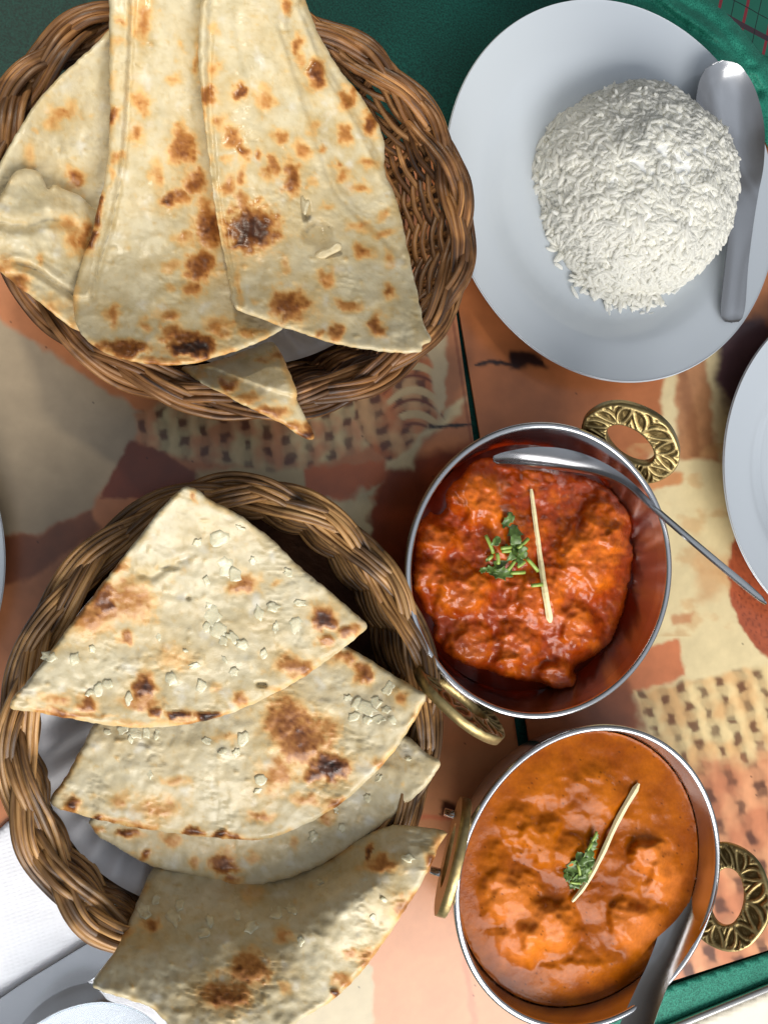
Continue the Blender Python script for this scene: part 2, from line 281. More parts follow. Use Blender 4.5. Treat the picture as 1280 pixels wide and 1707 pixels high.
# printed mats: the print is a flat photograph of bread, tiles and wicker
SEAM_A = np.array([757.0, 470.0]); SEAM_D = np.array([38.0, 250.0])
def print_colour(p):
    x, y = p[:, 0], p[:, 1]; n = len(p)
    wx = x+26*fbm(x/70, y/70, 4, 1); wy = y+26*fbm(x/70, y/70, 4, 2); wp = np.stack([wx, wy], -1)
    sx = x+7*fbm(x/30, y/30, 3, 3); sy = y+7*fbm(x/30, y/30, 3, 4); sp_ = np.stack([sx, sy], -1)
    L = lambda r, g, b_: np.array(lin(r, g, b_)[:3])
    col = np.tile(L(196, 126, 82), (n, 1))*(1+0.22*fbm(x/60, y/60, 4, 6))[:, None]
    def put(mask, c, var=.15, sc=40, seed=7):
        k = np.nonzero(mask > 0)[0]
        if not len(k): return
        mk = np.clip(mask[k], 0, 1)[:, None]; cc = np.asarray(c)*(1+var*fbm(x[k]/sc, y[k]/sc, 4, seed))[:, None]; col[k] = col[k]*(1-mk)+cc*mk
    def poly(pts, warp=wp, soft=5):
        pts = np.array(pts, float); lo = pts.min(0)-soft; hi = pts.max(0)+soft; out = np.zeros(n)
        k = np.nonzero((warp[:, 0] > lo[0]) & (warp[:, 0] < hi[0]) & (warp[:, 1] > lo[1]) & (warp[:, 1] < hi[1]))[0]
        if len(k):
            w_ = warp[k]; d_, _ = nearest(w_, pts); out[k] = ss(-soft, soft, np.where(inside(w_, pts), d_, -d_))
        return out
    seam = (x-SEAM_A[0])*SEAM_D[1]-(y-SEAM_A[1])*SEAM_D[0]      # >0 right of the seam
    left = seam < 0
    # --- left mat
    put(poly([(-80, 480), (240, 690), (222, 740), (186, 800), (150, 850), (60, 892), (-80, 895)], sp_, 6)*left, L(178, 158, 130), .10, 60)  # cream print darkened, part of the shade here is in its colour
    put(poly([(-80, 895), (60, 892), (150, 850), (170, 880), (60, 960), (-80, 1000)], sp_, 6)*left, L(136, 78, 48), .2)
    put(poly([(216, 735), (270, 748), (330, 790), (350, 830), (170, 830), (186, 790)], sp_, 4)*left, L(128, 58, 30), .2)
    put(poly([(330, 785), (510, 770), (520, 860), (420, 900), (330, 850)], sp_, 8)*left, L(196, 176, 132), .10, 60)
    put(poly([(505, 780), (650, 768), (645, 832), (515, 848)], sp_, 4)*left, L(196, 104, 56), .15)
    put(poly([(650, 768), (700, 760), (800, 735), (900, 1230), (650, 1010), (600, 880)], sp_, 12)*left, L(130, 56, 26), .35, 50)
    put(poly([(520, 850), (560, 835), (640, 798), (630, 820), (610, 860), (600, 900), (560, 905), (530, 880)], wp, 6)*left, L(206, 190, 150), .15)
    put(poly([(690, 700), (730, 690), (775, 660), (770, 690), (710, 730), (685, 780), (640, 782), (650, 760), (685, 745)], sp_, 6)*left, L(216, 196, 152), .15)
    put(ss(5, 1, np.abs(sy-(712-(x-720)*.06)))*((x > 715) & (x < 800))*left, L(28, 12, 6), .1)
    # woven print on the left mat
    def weave(mask, c1, c2, hole, px_, py_, shear, slope, hw, hh, seed):
        yy = sy+slope*(x-640); r = np.floor(yy/py_); xx = sx-shear*yy+4*fbm(x/18, y/18, 2, seed+6); fx = np.mod(xx/px_, 1)-.5; fy = np.mod(yy/py_, 1)-.5
        t = ss(-.5, .5, fbm(x/55, y/55, 3, seed)*1.3)[:, None]; base_c = c1*(1-t)+c2*t
        on = ss(.40, .26, np.abs(fx)); bar = ss(.36, .16, np.abs(np.mod(fy+.5*np.mod(np.floor(xx/px_+.5), 2)+.5, 1)-.5)); tone = 1+.16*fbm(np.floor(xx/px_)*.9, yy/160, 2, seed+2)
        shade = ((on*(.60+.50*np.cos(fx*3.6))+(1-on)*(.46+.34*bar))*tone+.08*fbm(x/9, y/22, 2, seed+8))[:, None]; cc = base_c*shade
        h = ((1-on)*(1-bar)*ss(-.6, 0, fbm(np.floor(xx/px_+.5)*.7, np.floor(yy/py_)*.7, 2, seed+3)))[:, None]
        h = h*.7; cc = cc*(1-h)+hole*h; mk = np.clip(mask, 0, 1)[:, None]; col[:] = col*(1-mk)+cc*mk
    weave(poly([(226, 690), (330, 640), (560, 560), (610, 600), (600, 700), (620, 745), (540, 772), (480, 785), (330, 772), (230, 735)], sp_, 6)*left, L(206, 186, 140), L(198, 138, 96), L(90, 36, 16), 34, 34, .1, .12, .26, .34, 20)
    weave(poly([(560, 555), (700, 560), (742, 590), (738, 690), (692, 735), (650, 770), (610, 740), (590, 690)], sp_, 5)*left, L(192, 110, 62), L(206, 160, 112), L(92, 34, 14), 38, 27, .2, .35, .30, .40, 24)
    arc = poly([(628, 590), (735, 588), (738, 700), (690, 730), (625, 640)], sp_, 5)*left
    put(arc*ss(.25, .75, np.sin(((y-(0.012*(x-690)**2))/40)*6.283)), L(214, 186, 138), .12)
    put(arc*ss(5, 0, np.abs(np.mod(y-(0.012*(x-690)**2), 40)-26)), L(112, 44, 18), .1)
    put(poly([(712, 585), (745, 560), (742, 660), (728, 700), (722, 640)], sp_, 4)*left, L(216, 192, 150), .1)
    put(poly([(560, 500), (745, 485), (742, 510), (700, 520), (720, 560), (560, 600)], sp_, 3)*left, L(206, 172, 128), .1)
    put(ss(3.5, 1, np.abs(seam/252+12))*left*.6, L(128, 58, 26))
    # lower left: peach with a cream strip
    put(poly([(560, 1260), (930, 1240), (1100, 1800), (560, 1800)], sp_, 25)*left, L(200, 138, 96), .10, 60)
    put(poly([(380, 1600), (622, 1610), (622, 1800), (380, 1800)], sp_, 3)*left, L(188, 172, 136), .08)
    put(ss(9, 2, np.abs(sx-(775+(y-1600)*.14)))*(y > 1450)*left*.45, L(200, 96, 70))
    put(poly([(735, 1335), (775, 1345), (770, 1362), (735, 1360)], sp_, 5)*left, L(60, 26, 14), .1)
    put(ss(7, 2, np.abs(sy-1362))*(x < 770)*(x > 690)*left*.6, L(196, 100, 70))
    # --- right mat
    R = ~left
    put(poly([(740, 440), (1102, 560), (1104, 700), (1000, 900), (740, 900)], sp_, 6)*R, L(188, 114, 68), .2, 60)
    put(ss(5, 1, np.abs(sy-(604-(x-860)*.03)))*((x > 790) & (x < 905))*R, L(40, 18, 10), .1)
    put(poly([(850, 585), (890, 588), (915, 612), (850, 612)], sp_, 6)*R, L(44, 24, 22), .1)
    put(poly([(1104, 560), (1290, 560), (1290, 1250), (1000, 1250), (1000, 900), (1060, 800), (1100, 740)], sp_, 6)*R, L(226, 206, 158), .14, 70)
    put(poly([(1125, 560), (1170, 560), (1200, 770), (1130, 765)], sp_, 6)*R, L(186, 132, 90), .2, 25)
    put(ss(14, 3, np.abs(sx-(1140+(y-640)*.16)))*((y > 600) & (y < 760))*R*.55, L(132, 82, 52))
    put(poly([(1190, 540), (1290, 540), (1290, 640), (1230, 690), (1205, 650)], wp, 12)*R, L(92, 66, 70), .2)
    put(ss(.05, .5, fbm(x/55, y/40, 4, 31))*((y > 740) & (y < 1060) & (x > 1040))*R*.55, L(206, 160, 106))
    put(poly([(1070, 800), (1100, 790), (1140, 788), (1136, 806), (1080, 818)], sp_, 4)*R, L(214, 148, 94), .1)
    put(poly([(1160, 930), (1215, 925), (1215, 1000), (1165, 990)], wp, 14)*R*.7, L(206, 156, 104), .1)
    put(poly([(1120, 1028), (1155, 1020), (1150, 1038), (1120, 1042)], sp_, 4)*R*.8, L(198, 132, 84), .1)
    put(poly([(1040, 1090), (1122, 1066), (1132, 1068), (1142, 1128), (1050, 1160), (1000, 1180)], sp_, 4)*R, L(206, 124, 80), .12)
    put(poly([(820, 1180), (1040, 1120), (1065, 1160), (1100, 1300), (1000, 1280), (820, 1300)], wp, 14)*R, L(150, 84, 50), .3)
    rr = np.hypot((sx-1342)/128, (sy-960)/158)
    put(ss(1.02, .98, rr)*R, L(168, 84, 52), .25, 20); put(ss(1.02, .90, rr)*ss(.0, .5, fbm(x/5, y/9, 3, 41))*R*.6, L(96, 44, 30), .1)
    wk = poly([(1058, 1152), (1120, 1140), (1200, 1124), (1300, 1105), (1300, 1760), (1080, 1760), (1180, 1420), (1150, 1290), (1090, 1230)], sp_, 6)*R
    up_ = ss(1310, 1250, sy+.2*(x-1180)+30*fbm(x/60, y/60, 3, 51))
    weave(wk*up_, L(228, 202, 148), L(216, 172, 116), L(104, 52, 24), 32, 34, .30, .16, .30, .40, 55)
    weave(wk*(1-up_), L(214, 150, 106), L(192, 122, 84), L(74, 34, 22), 44, 52, .34, .14, .30, .46, 60)
    spk = RNG.random(n) < .00025; col[spk] *= .3
    return np.clip(col*.88, .004, .9)
def make_mat(poly_px, label):
    p = np.array(poly_px, float); pts, q, be, d_ = gridpoly(p, 2.8, True)
    top = U(pts[:, 0], pts[:, 1], np.full(len(pts), .0012)); bot = top.copy(); bot[:, 2] = -.0002; n = len(pts)
    cols = np.vstack([print_colour(pts)]*2); faces = list(q)+[(a, b_, b_+n, a+n) for a, b_ in be]
    return tag(mesh_obj('placemat', np.vstack([top, bot]), faces, M['print'], None, False, cols), label, 'placemat', 'printed placemats')
s = lambda y, off: (SEAM_A[0]+SEAM_D[0]*(y-SEAM_A[1])/SEAM_D[1]+off, y)
make_mat([(-40, 240), s(240, -6)+(), s(480, -4)+(), s(730, -8)+(), s(1200, -11)+(), s(1735, -14)+(), (-40, 1735)], 'laminated placemat printed with bread and tiles, lying under both bread baskets')
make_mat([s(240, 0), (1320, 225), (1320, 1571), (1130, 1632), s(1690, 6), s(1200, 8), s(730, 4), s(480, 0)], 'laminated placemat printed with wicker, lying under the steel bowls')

# ------------------------------------------------------------------ generic bread / cloth sheet
def bread_ramp(s_, x, y, seed):
    st_ = [(0.0, (204, 192, 160)), (0.15, (201, 180, 136)), (0.32, (216, 176, 116)), (0.50, (186, 128, 68)), (0.70, (134, 80, 36)), (0.88, (84, 45, 22)), (1.12, (40, 24, 18))]
    xs = [a for a, _ in st_]; cs = np.array([lin(*c)[:3] for _, c in st_]); return np.stack([np.interp(s_, xs, cs[:, k]) for k in range(3)], -1)
def sheet(name, poly, ctrl, mat, parent=None, thick=.0042, step=2.9, seed=0, spots=(), bumps=(1.2, .18), layers=(), creases=(), dents=(), jitter=2.2, edge=10, auto=.35, rimbrown=.15, colour=None):
    pp = resample(poly, 5, jitter, seed); pts, q, be, d_ = gridpoly(pp, step); x, y = pts[:, 0], pts[:, 1]
    zc = rbf(ctrl)(pts)
    b1 = fbm(x/62, y/62, 3, seed+1); b2 = fbm(x/17, y/17, 3, seed+2); blis = np.clip(fbm(x/34, y/34, 2, seed+9), 0, 1)
    z = zc+.001*(bumps[0]*b1+bumps[1]*b2+1.1*bumps[0]*blis**1.5)
    for pl, h, w in layers:
        pl = resample(pl, 5, 3, seed+3, 1); dd, _ = nearest(pts, pl); z = z+h*ss(-w*.2, w, np.where(inside(pts, pl), dd, -dd))
    for ln, depth, w in creases:
        ln = catmull(ln, 24); dd, _ = nearest(pts+2.0*np.stack([b2, b1], -1), ln, False); z = z-depth*np.exp(-(dd/w)**2)+depth*.35*np.exp(-((dd-2.2*w)/(1.3*w))**2)
    for dx, dy, r1, r2, dep in dents:
        rr = np.hypot((x-dx)/r1, (y-dy)/r2)+.25*b2; z = z-dep*ss(1, .45, rr)
    n = len(pts)
    if colour is None:
        wx = x+13*fbm(x/34, y/34, 4, seed+5); wy = y+13*fbm(x/34, y/34, 4, seed+6); rs = np.random.default_rng(seed); b3 = fbm(x/10, y/10, 3, seed+15); b4 = fbm(x/5.5, y/5.5, 2, seed+16); s_ = np.zeros(n)
        for sp in spots:
            ex, ey, rx, ry, am = sp[:5]; r = np.sqrt(((wx-ex)/rx)**2+((wy-ey)/ry)**2); so = rs.uniform(.0, .7); r = r*(1+.25*b2)+.26*b3+.10*b4; s_ = np.maximum(s_, am*(.82+.18*rs.random())*(.78*ss(1.7-.35*so, .0+.6*so, r)+.22*ss(2.8, .7, r)))
        z = z+.0011*ss(.25, .8, s_)*(1+.5*b3)                                       # scorched places are raised blisters
        bub = np.clip(noise(x/13, y/13, seed+41)-.30, 0, 1); z = z+.0030*bub*ss(.0, .4, fbm(x/70, y/70, 2, seed+42)+.15)
        wr = np.abs(noise(x/38+.6*b1, y/13+.8*b1, seed+43)); z = z-.0006*ss(.10, .0, wr)*ss(-.1, .4, fbm(x/90, y/90, 2, seed+44))
        s_ = s_+auto*.55*ss(.28, .75, fbm(x/30, y/30, 4, seed+7))+.09*ss(-.2, .6, fbm(x/80, y/80, 3, seed+8))+.16*ss(.38, .8, fbm(x/17, y/17, 4, seed+33))+.5*bub
        s_ = s_+rimbrown*ss(16, 2, d_)*ss(-.15, .4, fbm(x/45, y/45, 2, seed+11)); s_ = s_*(1+.16*fbm(x/8, y/8, 2, seed+12)+.10*b4)
        cols = bread_ramp(np.clip(s_, 0, 1.15), x, y, seed)*(1+.05*fbm(x/50, y/50, 3, seed+13))[:, None]
        fl = ss(.0, .7, fbm(x/14, y/14, 5, seed+31)+.5*b4)[:, None]; cols = cols*(1-.15*fl*np.array([.55, .8, 1.3]))
        grn = ss(-.15, .5, fbm(x/60, y/60, 4, seed+21))[:, None]; cols = cols*(1-grn*np.array([.12, .14, .20]))
        wht = ss(.25, .75, fbm(x/38, y/38, 4, seed+22))[:, None]*np.clip(1-2*s_, 0, 1)[:, None]; cols = cols+(np.array(lin(218, 214, 200)[:3])-cols)*.60*wht
    else: cols = np.tile(np.array(colour[:3]), (n, 1))
    e = np.clip(d_/edge, 0, 1); z = z-thick*.5*(1-np.sqrt(1-(1-e)**2))
    top = U(x, y, z); bot = U(x, y, z-thick*(0.25+.75*e))
    faces = list(q)+list(q[:, ::-1]+n)+[(b_, a, a+n, b_+n) for a, b_ in be]
    ob = mesh_obj(name, np.vstack([top, bot]), faces, mat, parent, True, np.vstack([cols, cols]))
    def zat(px_, py_): 
        k = np.argmin((x-px_)**2+(y-py_)**2); return z[k]
    return ob, zat

# ------------------------------------------------------------------ wicker baskets
def basket(label, C, a, b_, H, matn, n_st, rows, seed, k0):
    r = np.random.default_rng(seed); root = thing('wicker_basket', label, 'basket', 'woven bread baskets'); root.location = (C[0], C[1], 0)
    mt = M[matn]; eg = .0 if matn == 'wicker' else .07; egg = lambda p_: 1-eg*np.maximum(np.sin(p_), 0)**1.5
    def wall(phi, t, off=0.0):
        k = k0+(.99-k0)*np.asarray(t)**.8; return np.stack([(a*k+off)*np.cos(phi)*egg(phi), (b_*k+off)*np.sin(phi), .004+(H-.004)*np.asarray(t)+0*phi], -1)
    v, f = lathe([(0, .0035), (k0, .0035), (k0+.01, .001), (0, .001)], 60, 0, 0, a, b_); mesh_obj('base', v, f, M['base'], root)
    for i in range(n_st):
        ph = 2*math.pi*(i+.15*r.standard_normal())/n_st
        for s_ in (-1, 1):
            t = np.linspace(0, 1, 12); pts = wall(np.full(12, ph+s_*.0021/a)+.03*t*r.standard_normal(), t); v, f, uv = tube(pts, .0017*(1+.1*r.standard_normal()), 6); mesh_obj('stake', v, f, mt, root, True, None, uv)
    for k in range(rows):
        t0 = (k+.5)/rows*.93; ph = np.linspace(0, 2*math.pi, 260)+r.random()*6.28; x = np.cos(ph)*1.6; y = np.sin(ph)*1.6
        t = np.clip(t0+.035*fbm(x*2, y*2, 2, seed+k*3), 0.01, .97); off = .0027*np.cos(n_st/2*ph+math.pi*k)+.0009*fbm(x*4, y*4, 2, seed+k)
        rad = .0017*(1+.13*fbm(x*2, y*2, 2, seed+60+k)); v, f, uv = tube(wall(ph, t, off), rad, 7, True); mesh_obj('weaver', v, f, mt, root, True, None, uv)
    # plaited rim: three bundles of rods, each rod ending where it is tucked away
    waves = 5; A = .0048; B = .0036; nb = 4
    for s_ in range(3):
        for j in range(nb):
            start = r.random()*6.28; cuts = [0, r.uniform(1.9, 2.6), r.uniform(3.9, 4.7), 6.2832+.25]
            for c0, c1 in zip(cuts[:-1], cuts[1:]):
                ph = np.linspace(start+c0-.12, start+c1+.12, int(46*(c1-c0))); g = waves*ph+s_*2.0944; lat = (j-(nb-1)/2)*.0028
                x = np.cos(ph)*2; y = np.sin(ph)*2
                u = A*np.sin(g)+lat*(.85+.15*np.cos(g+j))+.0007*fbm(x*2, y*2, 2, seed+s_*7+j); w = B*np.sin(2*g)+.0010*(j % 2)*np.sin(g*1.7)+.0011*fbm(x*2, y*2, 2, seed+s_*9+j+50)
                e = np.minimum(np.linspace(0, 1, len(ph)), np.linspace(1, 0, len(ph))); tuck = .005*(1-ss(0, .09, e))
                pts = np.stack([(a+u)*np.cos(ph)*egg(ph), (b_+u)*np.sin(ph), H+w-tuck-.30*np.maximum(u, 0)], -1)
                rad = (.00170 if matn == 'wicker' else .00155)*(1+.16*fbm(x*2, y*2, 2, seed+80+j+s_*5))*(.55+.45*ss(0, .06, e)); v, f, uv = tube(pts, rad, 7, True, .9); mesh_obj('rim_rod', v, f, mt, root, True, None, uv)
    return root
B1 = (-.0861, .1505); B2 = (-.0919, -.1035)
basket('dark brown woven wicker basket at the top, holding plain folded naan', B1, .1120, .0970, .058, 'wicker', 26, 16, 5, .76)
basket('lighter worn wicker basket at the bottom, holding garlic naan', B2, .0985, .1135, .058, 'wicker_pale', 26, 17, 9, .91)

def paper_plate(label, C, rx, ry, z0, zr, seed):
    nr, ns = 26, 288; rr = np.linspace(0, 1, nr); a = np.arange(ns)*2*math.pi/ns; R_, A_ = np.meshgrid(rr, a, indexing='ij')
    z = z0+(zr-z0)*ss(.68, 1.0, R_)**1.1+.0026*np.sin(36*A_)*ss(.62, .78, R_)*ss(1.0, .93, R_)+.0008*fbm(R_*4*np.cos(A_), R_*4*np.sin(A_), 3, seed)
    wob = 1+.012*np.sin(3*A_+seed)
    v = np.stack([C[0]+rx*R_*wob*np.cos(A_), C[1]+ry*R_*wob*np.sin(A_), z], -1).reshape(-1, 3); n = len(v)
    f = [(i*ns+j, (i+1)*ns+j, (i+1)*ns+(j+1) % ns, i*ns+(j+1) % ns) for i in range(nr-1) for j in range(ns)]
    f2 = [tuple(k+n for k in q[::-1]) for q in f]; vb = v.copy(); vb[:, 2] -= .0007
    sd = [((nr-1)*ns+j, (nr-1)*ns+(j+1) % ns, (nr-1)*ns+(j+1) % ns+n, (nr-1)*ns+j+n) for j in range(ns)]
    return tag(mesh_obj('paper_plate', np.vstack([v, vb]), f+f2+sd, M['paper']), label, 'paper plate', 'paper plates lining the baskets')
paper_plate('white paper plate showing at the edge of the plain naan in the top basket', (B1[0]+.0005, B1[1]-.001), .083, .073, .0075, .028, 2)
paper_plate('white fluted paper plate under the garlic naan in the bottom basket', (-.1040, -.1080), .0795, .0940, .0085, .033, 5)

# ------------------------------------------------------------------ plain naan, top basket
def naan(label, *a_, **k_):
    ob, zat = sheet('naan', *a_, M['naan'], None, **k_); tag(ob, label, 'bread', 'pieces of naan'); return ob, zat
naan('pale naan half hidden at the left of the top basket',
     [(190, 42), (150, 83), (105, 122), (62, 168), (28, 222), (5, 262), (-20, 320), (-20, 420), (60, 460), (170, 470), (240, 400), (240, 60)],
     [(150, 85, .072), (100, 130, .074), (60, 200, .075), (110, 250, .060), (0, 270, .075), (-20, 380, .070), (60, 430, .048), (230, 60, .062), (230, 380, .042)], seed=10,
     spots=[(105, 188, 24, 14, .50), (92, 205, 16, 14, .42), (118, 182, 12, 18, .45), (125, 300, 16, 18, .62), (48, 262, 12, 18, .30), (122, 280, 8, 8, .3), (56, 222, 6, 6, .3)], rimbrown=.12, auto=.12)
naan('torn folded naan piece at the far left edge of the top basket',
     [(-18, 345), (6, 322), (12, 306), (24, 286), (48, 280), (68, 288), (76, 308), (82, 318), (92, 306), (108, 316), (135, 326), (158, 348), (200, 380), (180, 540), (140, 556), (112, 542), (72, 508), (32, 480), (5, 456), (-18, 440)],
     [(-15, 400, .080), (10, 320, .079), (60, 300, .072), (60, 380, .076), (90, 400, .070), (40, 480, .078), (100, 530, .074), (150, 350, .056), (190, 420, .050), (160, 540, .056), (0, 450, .080)], seed=20,
     spots=[(112, 374, 16, 16, .50), (126, 402, 18, 22, .55), (142, 395, 9, 26, .75), (30, 468, 18, 20, .6), (10, 440, 14, 14, .45), (64, 432, 7, 9, .45), (86, 512, 24, 20, .42), (120, 545, 14, 12, .42)],
     creases=[([(28, 438), (60, 450), (90, 470), (122, 492)], .003, 5), ([(0, 372), (40, 378), (80, 366), (120, 372)], .0025, 9)], bumps=(2.2, .5), auto=.1)
naan('long plain naan folded along its left edge, in the middle of the top basket',
     [(182, -45), (183, 100), (184, 200), (180, 280), (165, 340), (152, 400), (135, 440), (122, 490), (124, 530), (140, 565), (180, 592), (230, 605), (290, 610), (335, 604), (380, 590), (430, 572), (478, 546), (470, 480), (420, 300), (385, 100), (380, -45)],
     [(190, -40, .076), (260, -30, .076), (370, -30, .070), (190, 200, .066), (270, 200, .066), (370, 250, .056), (150, 450, .062), (250, 430, .066), (400, 430, .060), (130, 530, .076), (280, 600, .088), (470, 545, .078), (380, 585, .084)], seed=30,
     layers=[([(176, -60), (222, -60), (221, 60), (214, 160), (210, 235), (196, 330), (176, 410), (162, 462), (156, 498), (140, 500), (100, 500), (100, 300)], .0040, 9)],
     creases=[([(222, -10), (217, 100), (211, 230), (196, 330), (174, 415), (160, 465), (156, 496)], .0012, 4), ([(215, 420), (240, 430), (300, 400)], .0006, 12)],
     spots=[(240, 38, 14, 34, .52), (203, 35, 9, 9, .42), (235, 172, 16, 20, .48), (190, 190, 12, 16, .75), (200, 68, 12, 8, .38), (228, 222, 12, 18, .52), (304, 242, 20, 34, .70), (326, 302, 18, 20, .74), (283, 335, 16, 14, .68), (305, 326, 20, 12, .6), (262, 290, 10, 24, .48), (350, 375, 22, 42, .78), (305, 398, 14, 12, .5), (335, 442, 24, 24, .74), (318, 482, 18, 16, .7), (285, 445, 20, 9, .45), (190, 526, 13, 20, .6), (242, 541, 14, 10, .55), (282, 526, 17, 12, .7), (210, 582, 44, 12, .86), (318, 580, 38, 16, 1.0), (300, 560, 30, 14, .72), (365, 545, 22, 18, .6), (162, 350, 9, 34, .68), (150, 395, 12, 16, .72), (285, 480, 8, 10, .42), (196, 262, 9, 9, .45), (184, 292, 6, 18, .4), (330, 95, 6, 34, .42), (290, 135, 12, 9, .45), (300, 75, 6, 10, .3), (415, 552, 24, 8, .38), (270, 604, 90, 8, .42)],
     auto=.15, rimbrown=.25)
co, cz = naan('widest plain naan with a big round scorch mark, in the top basket',
     [(346, -45), (333, 20), (330, 100), (338, 180), (350, 280), (362, 370), (375, 430), (388, 514), (420, 526), (470, 545), (520, 561), (560, 575), (620, 584), (672, 590), (702, 588), (704, 574), (722, 570), (706, 540), (694, 480), (678, 410), (668, 360), (656, 318), (641, 288), (640, 222), (602, 160), (562, 110), (532, 60), (512, 10), (502, -45)],
     [(350, -40, .082), (440, -40, .080), (505, -40, .076), (340, 200, .070), (440, 200, .070), (560, 150, .064), (630, 240, .058), (380, 450, .078), (500, 380, .074), (650, 350, .062), (400, 520, .090), (560, 570, .095), (710, 572, .097), (690, 480, .082), (600, 480, .085)], seed=40,
     layers=[([(320, -60), (358, -60), (348, 60), (346, 130), (352, 240), (362, 320), (378, 420), (400, 500), (402, 520), (340, 540)], .0028, 9), ([(480, -60), (500, 10), (520, 70), (548, 128), (600, 215), (645, 305), (660, 340), (760, 300), (600, -60)], -.0034, 9), ([(464, 30), (498, 135), (535, 254), (564, 324), (630, 392), (672, 436), (800, 300), (560, -60)], -.0020, 9)],
     creases=[([(466, 41), (498, 135), (535, 254), (564, 324), (630, 390), (672, 432)], .0010, 4), ([(500, 10), (545, 122), (600, 215), (644, 305)], .0010, 3), ([(395, 30), (410, 110), (440, 190)], .0006, 6), ([(352, 60), (350, 150), (356, 260), (368, 360), (384, 440), (402, 505)], .0010, 3)],
     dents=[(527, 388, 30, 24, .0042), (510, 350, 9, 22, .0025)],
     spots=[(420, 381, 40, 36, 1.0), (404, 345, 12, 30, .6), (400, 155, 13, 14, .76), (440, 165, 16, 20, .55), (350, 155, 13, 14, .62), (358, 112, 10, 18, .5), (357, 50, 8, 12, .4), (365, 208, 16, 14, .55), (385, 228, 16, 16, .66), (402, 248, 12, 18, .72), (352, 270, 8, 14, .4), (378, 268, 8, 8, .42), (378, 310, 16, 16, .6), (405, 296, 9, 12, .6), (433, 258, 8, 10, .62), (465, 228, 15, 9, .55), (502, 248, 16, 16, .65), (536, 246, 7, 10, .6), (520, 210, 9, 12, .45), (458, 280, 11, 20, .6), (485, 302, 15, 26, .76), (445, 292, 10, 10, .5), (522, 305, 6, 8, .4), (432, 333, 10, 8, .55), (480, 12, 10, 14, .72), (497, 72, 9, 16, .72), (502, 98, 8, 20, .5), (527, 125, 13, 22, .82), (578, 166, 12, 16, .64), (617, 205, 15, 18, .8), (576, 228, 9, 18, .62), (570, 292, 14, 10, .6), (600, 310, 20, 10, .55), (560, 276, 8, 8, .5), (612, 276, 16, 9, .5), (482, 510, 28, 30, .8), (545, 466, 13, 18, .52), (475, 442, 11, 18, .42), (580, 510, 20, 8, .5), (650, 487, 12, 12, .7), (630, 543, 13, 17, .72), (560, 553, 14, 13, .6), (535, 557, 7, 7, .5), (605, 420, 13, 14, .6), (650, 428, 12, 12, .45), (600, 378, 22, 10, .5), (396, 480, 7, 38, .38), (338, 200, 4, 40, .3), (425, 506, 9, 9, .32), (640, 360, 14, 8, .45), (590, 150, 6, 20, .5), (545, 345, 10, 6, .4), (640, 390, 20, 8, .5)],
     auto=.15, rimbrown=.12)
# torn flap of the widest naan
for pl, zz in (([(522, 424), (532, 416), (548, 412), (560, 402), (570, 406), (568, 418), (552, 424), (540, 432), (526, 432)], .0815), ([(500, 328), (506, 324), (508, 334), (518, 332), (514, 346), (508, 362), (502, 350)], .0795)):
    sheet('torn_flap', pl, [(pl[0][0], pl[0][1], zz-.002), (pl[3][0], pl[3][1], zz), (pl[5][0], pl[5][1], zz)], M['naan'], co, thick=.0022, step=2.2, seed=44, auto=0, rimbrown=0, jitter=1, edge=5)
naan('small pointed naan corner hanging over the front rim of the top basket',
     [(296, 612), (345, 606), (400, 588), (455, 566), (470, 590), (484, 622), (497, 658), (494, 664), (506, 690), (521, 716), (525, 732), (512, 734), (470, 706), (420, 682), (370, 656), (330, 636)],
     [(300, 615, .050), (400, 595, .052), (455, 570, .055), (490, 650, .073), (430, 650, .072), (360, 640, .068), (525, 732, .066), (470, 700, .073)], seed=50, thick=.0034,
     layers=[([(280, 600), (345, 612), (420, 642), (497, 664), (520, 640), (460, 540), (300, 560)], .0028, 4)],
     spots=[(380, 640, 18, 10, .72), (340, 622, 10, 8, .3), (452, 686, 26, 9, .62), (512, 722, 13, 12, 1.0), (455, 592, 14, 6, .45), (410, 664, 24, 8, .5), (370, 652, 30, 6, .4), (485, 710, 20, 7, .6), (440, 600, 16, 5, .4)], auto=.12, rimbrown=.3)

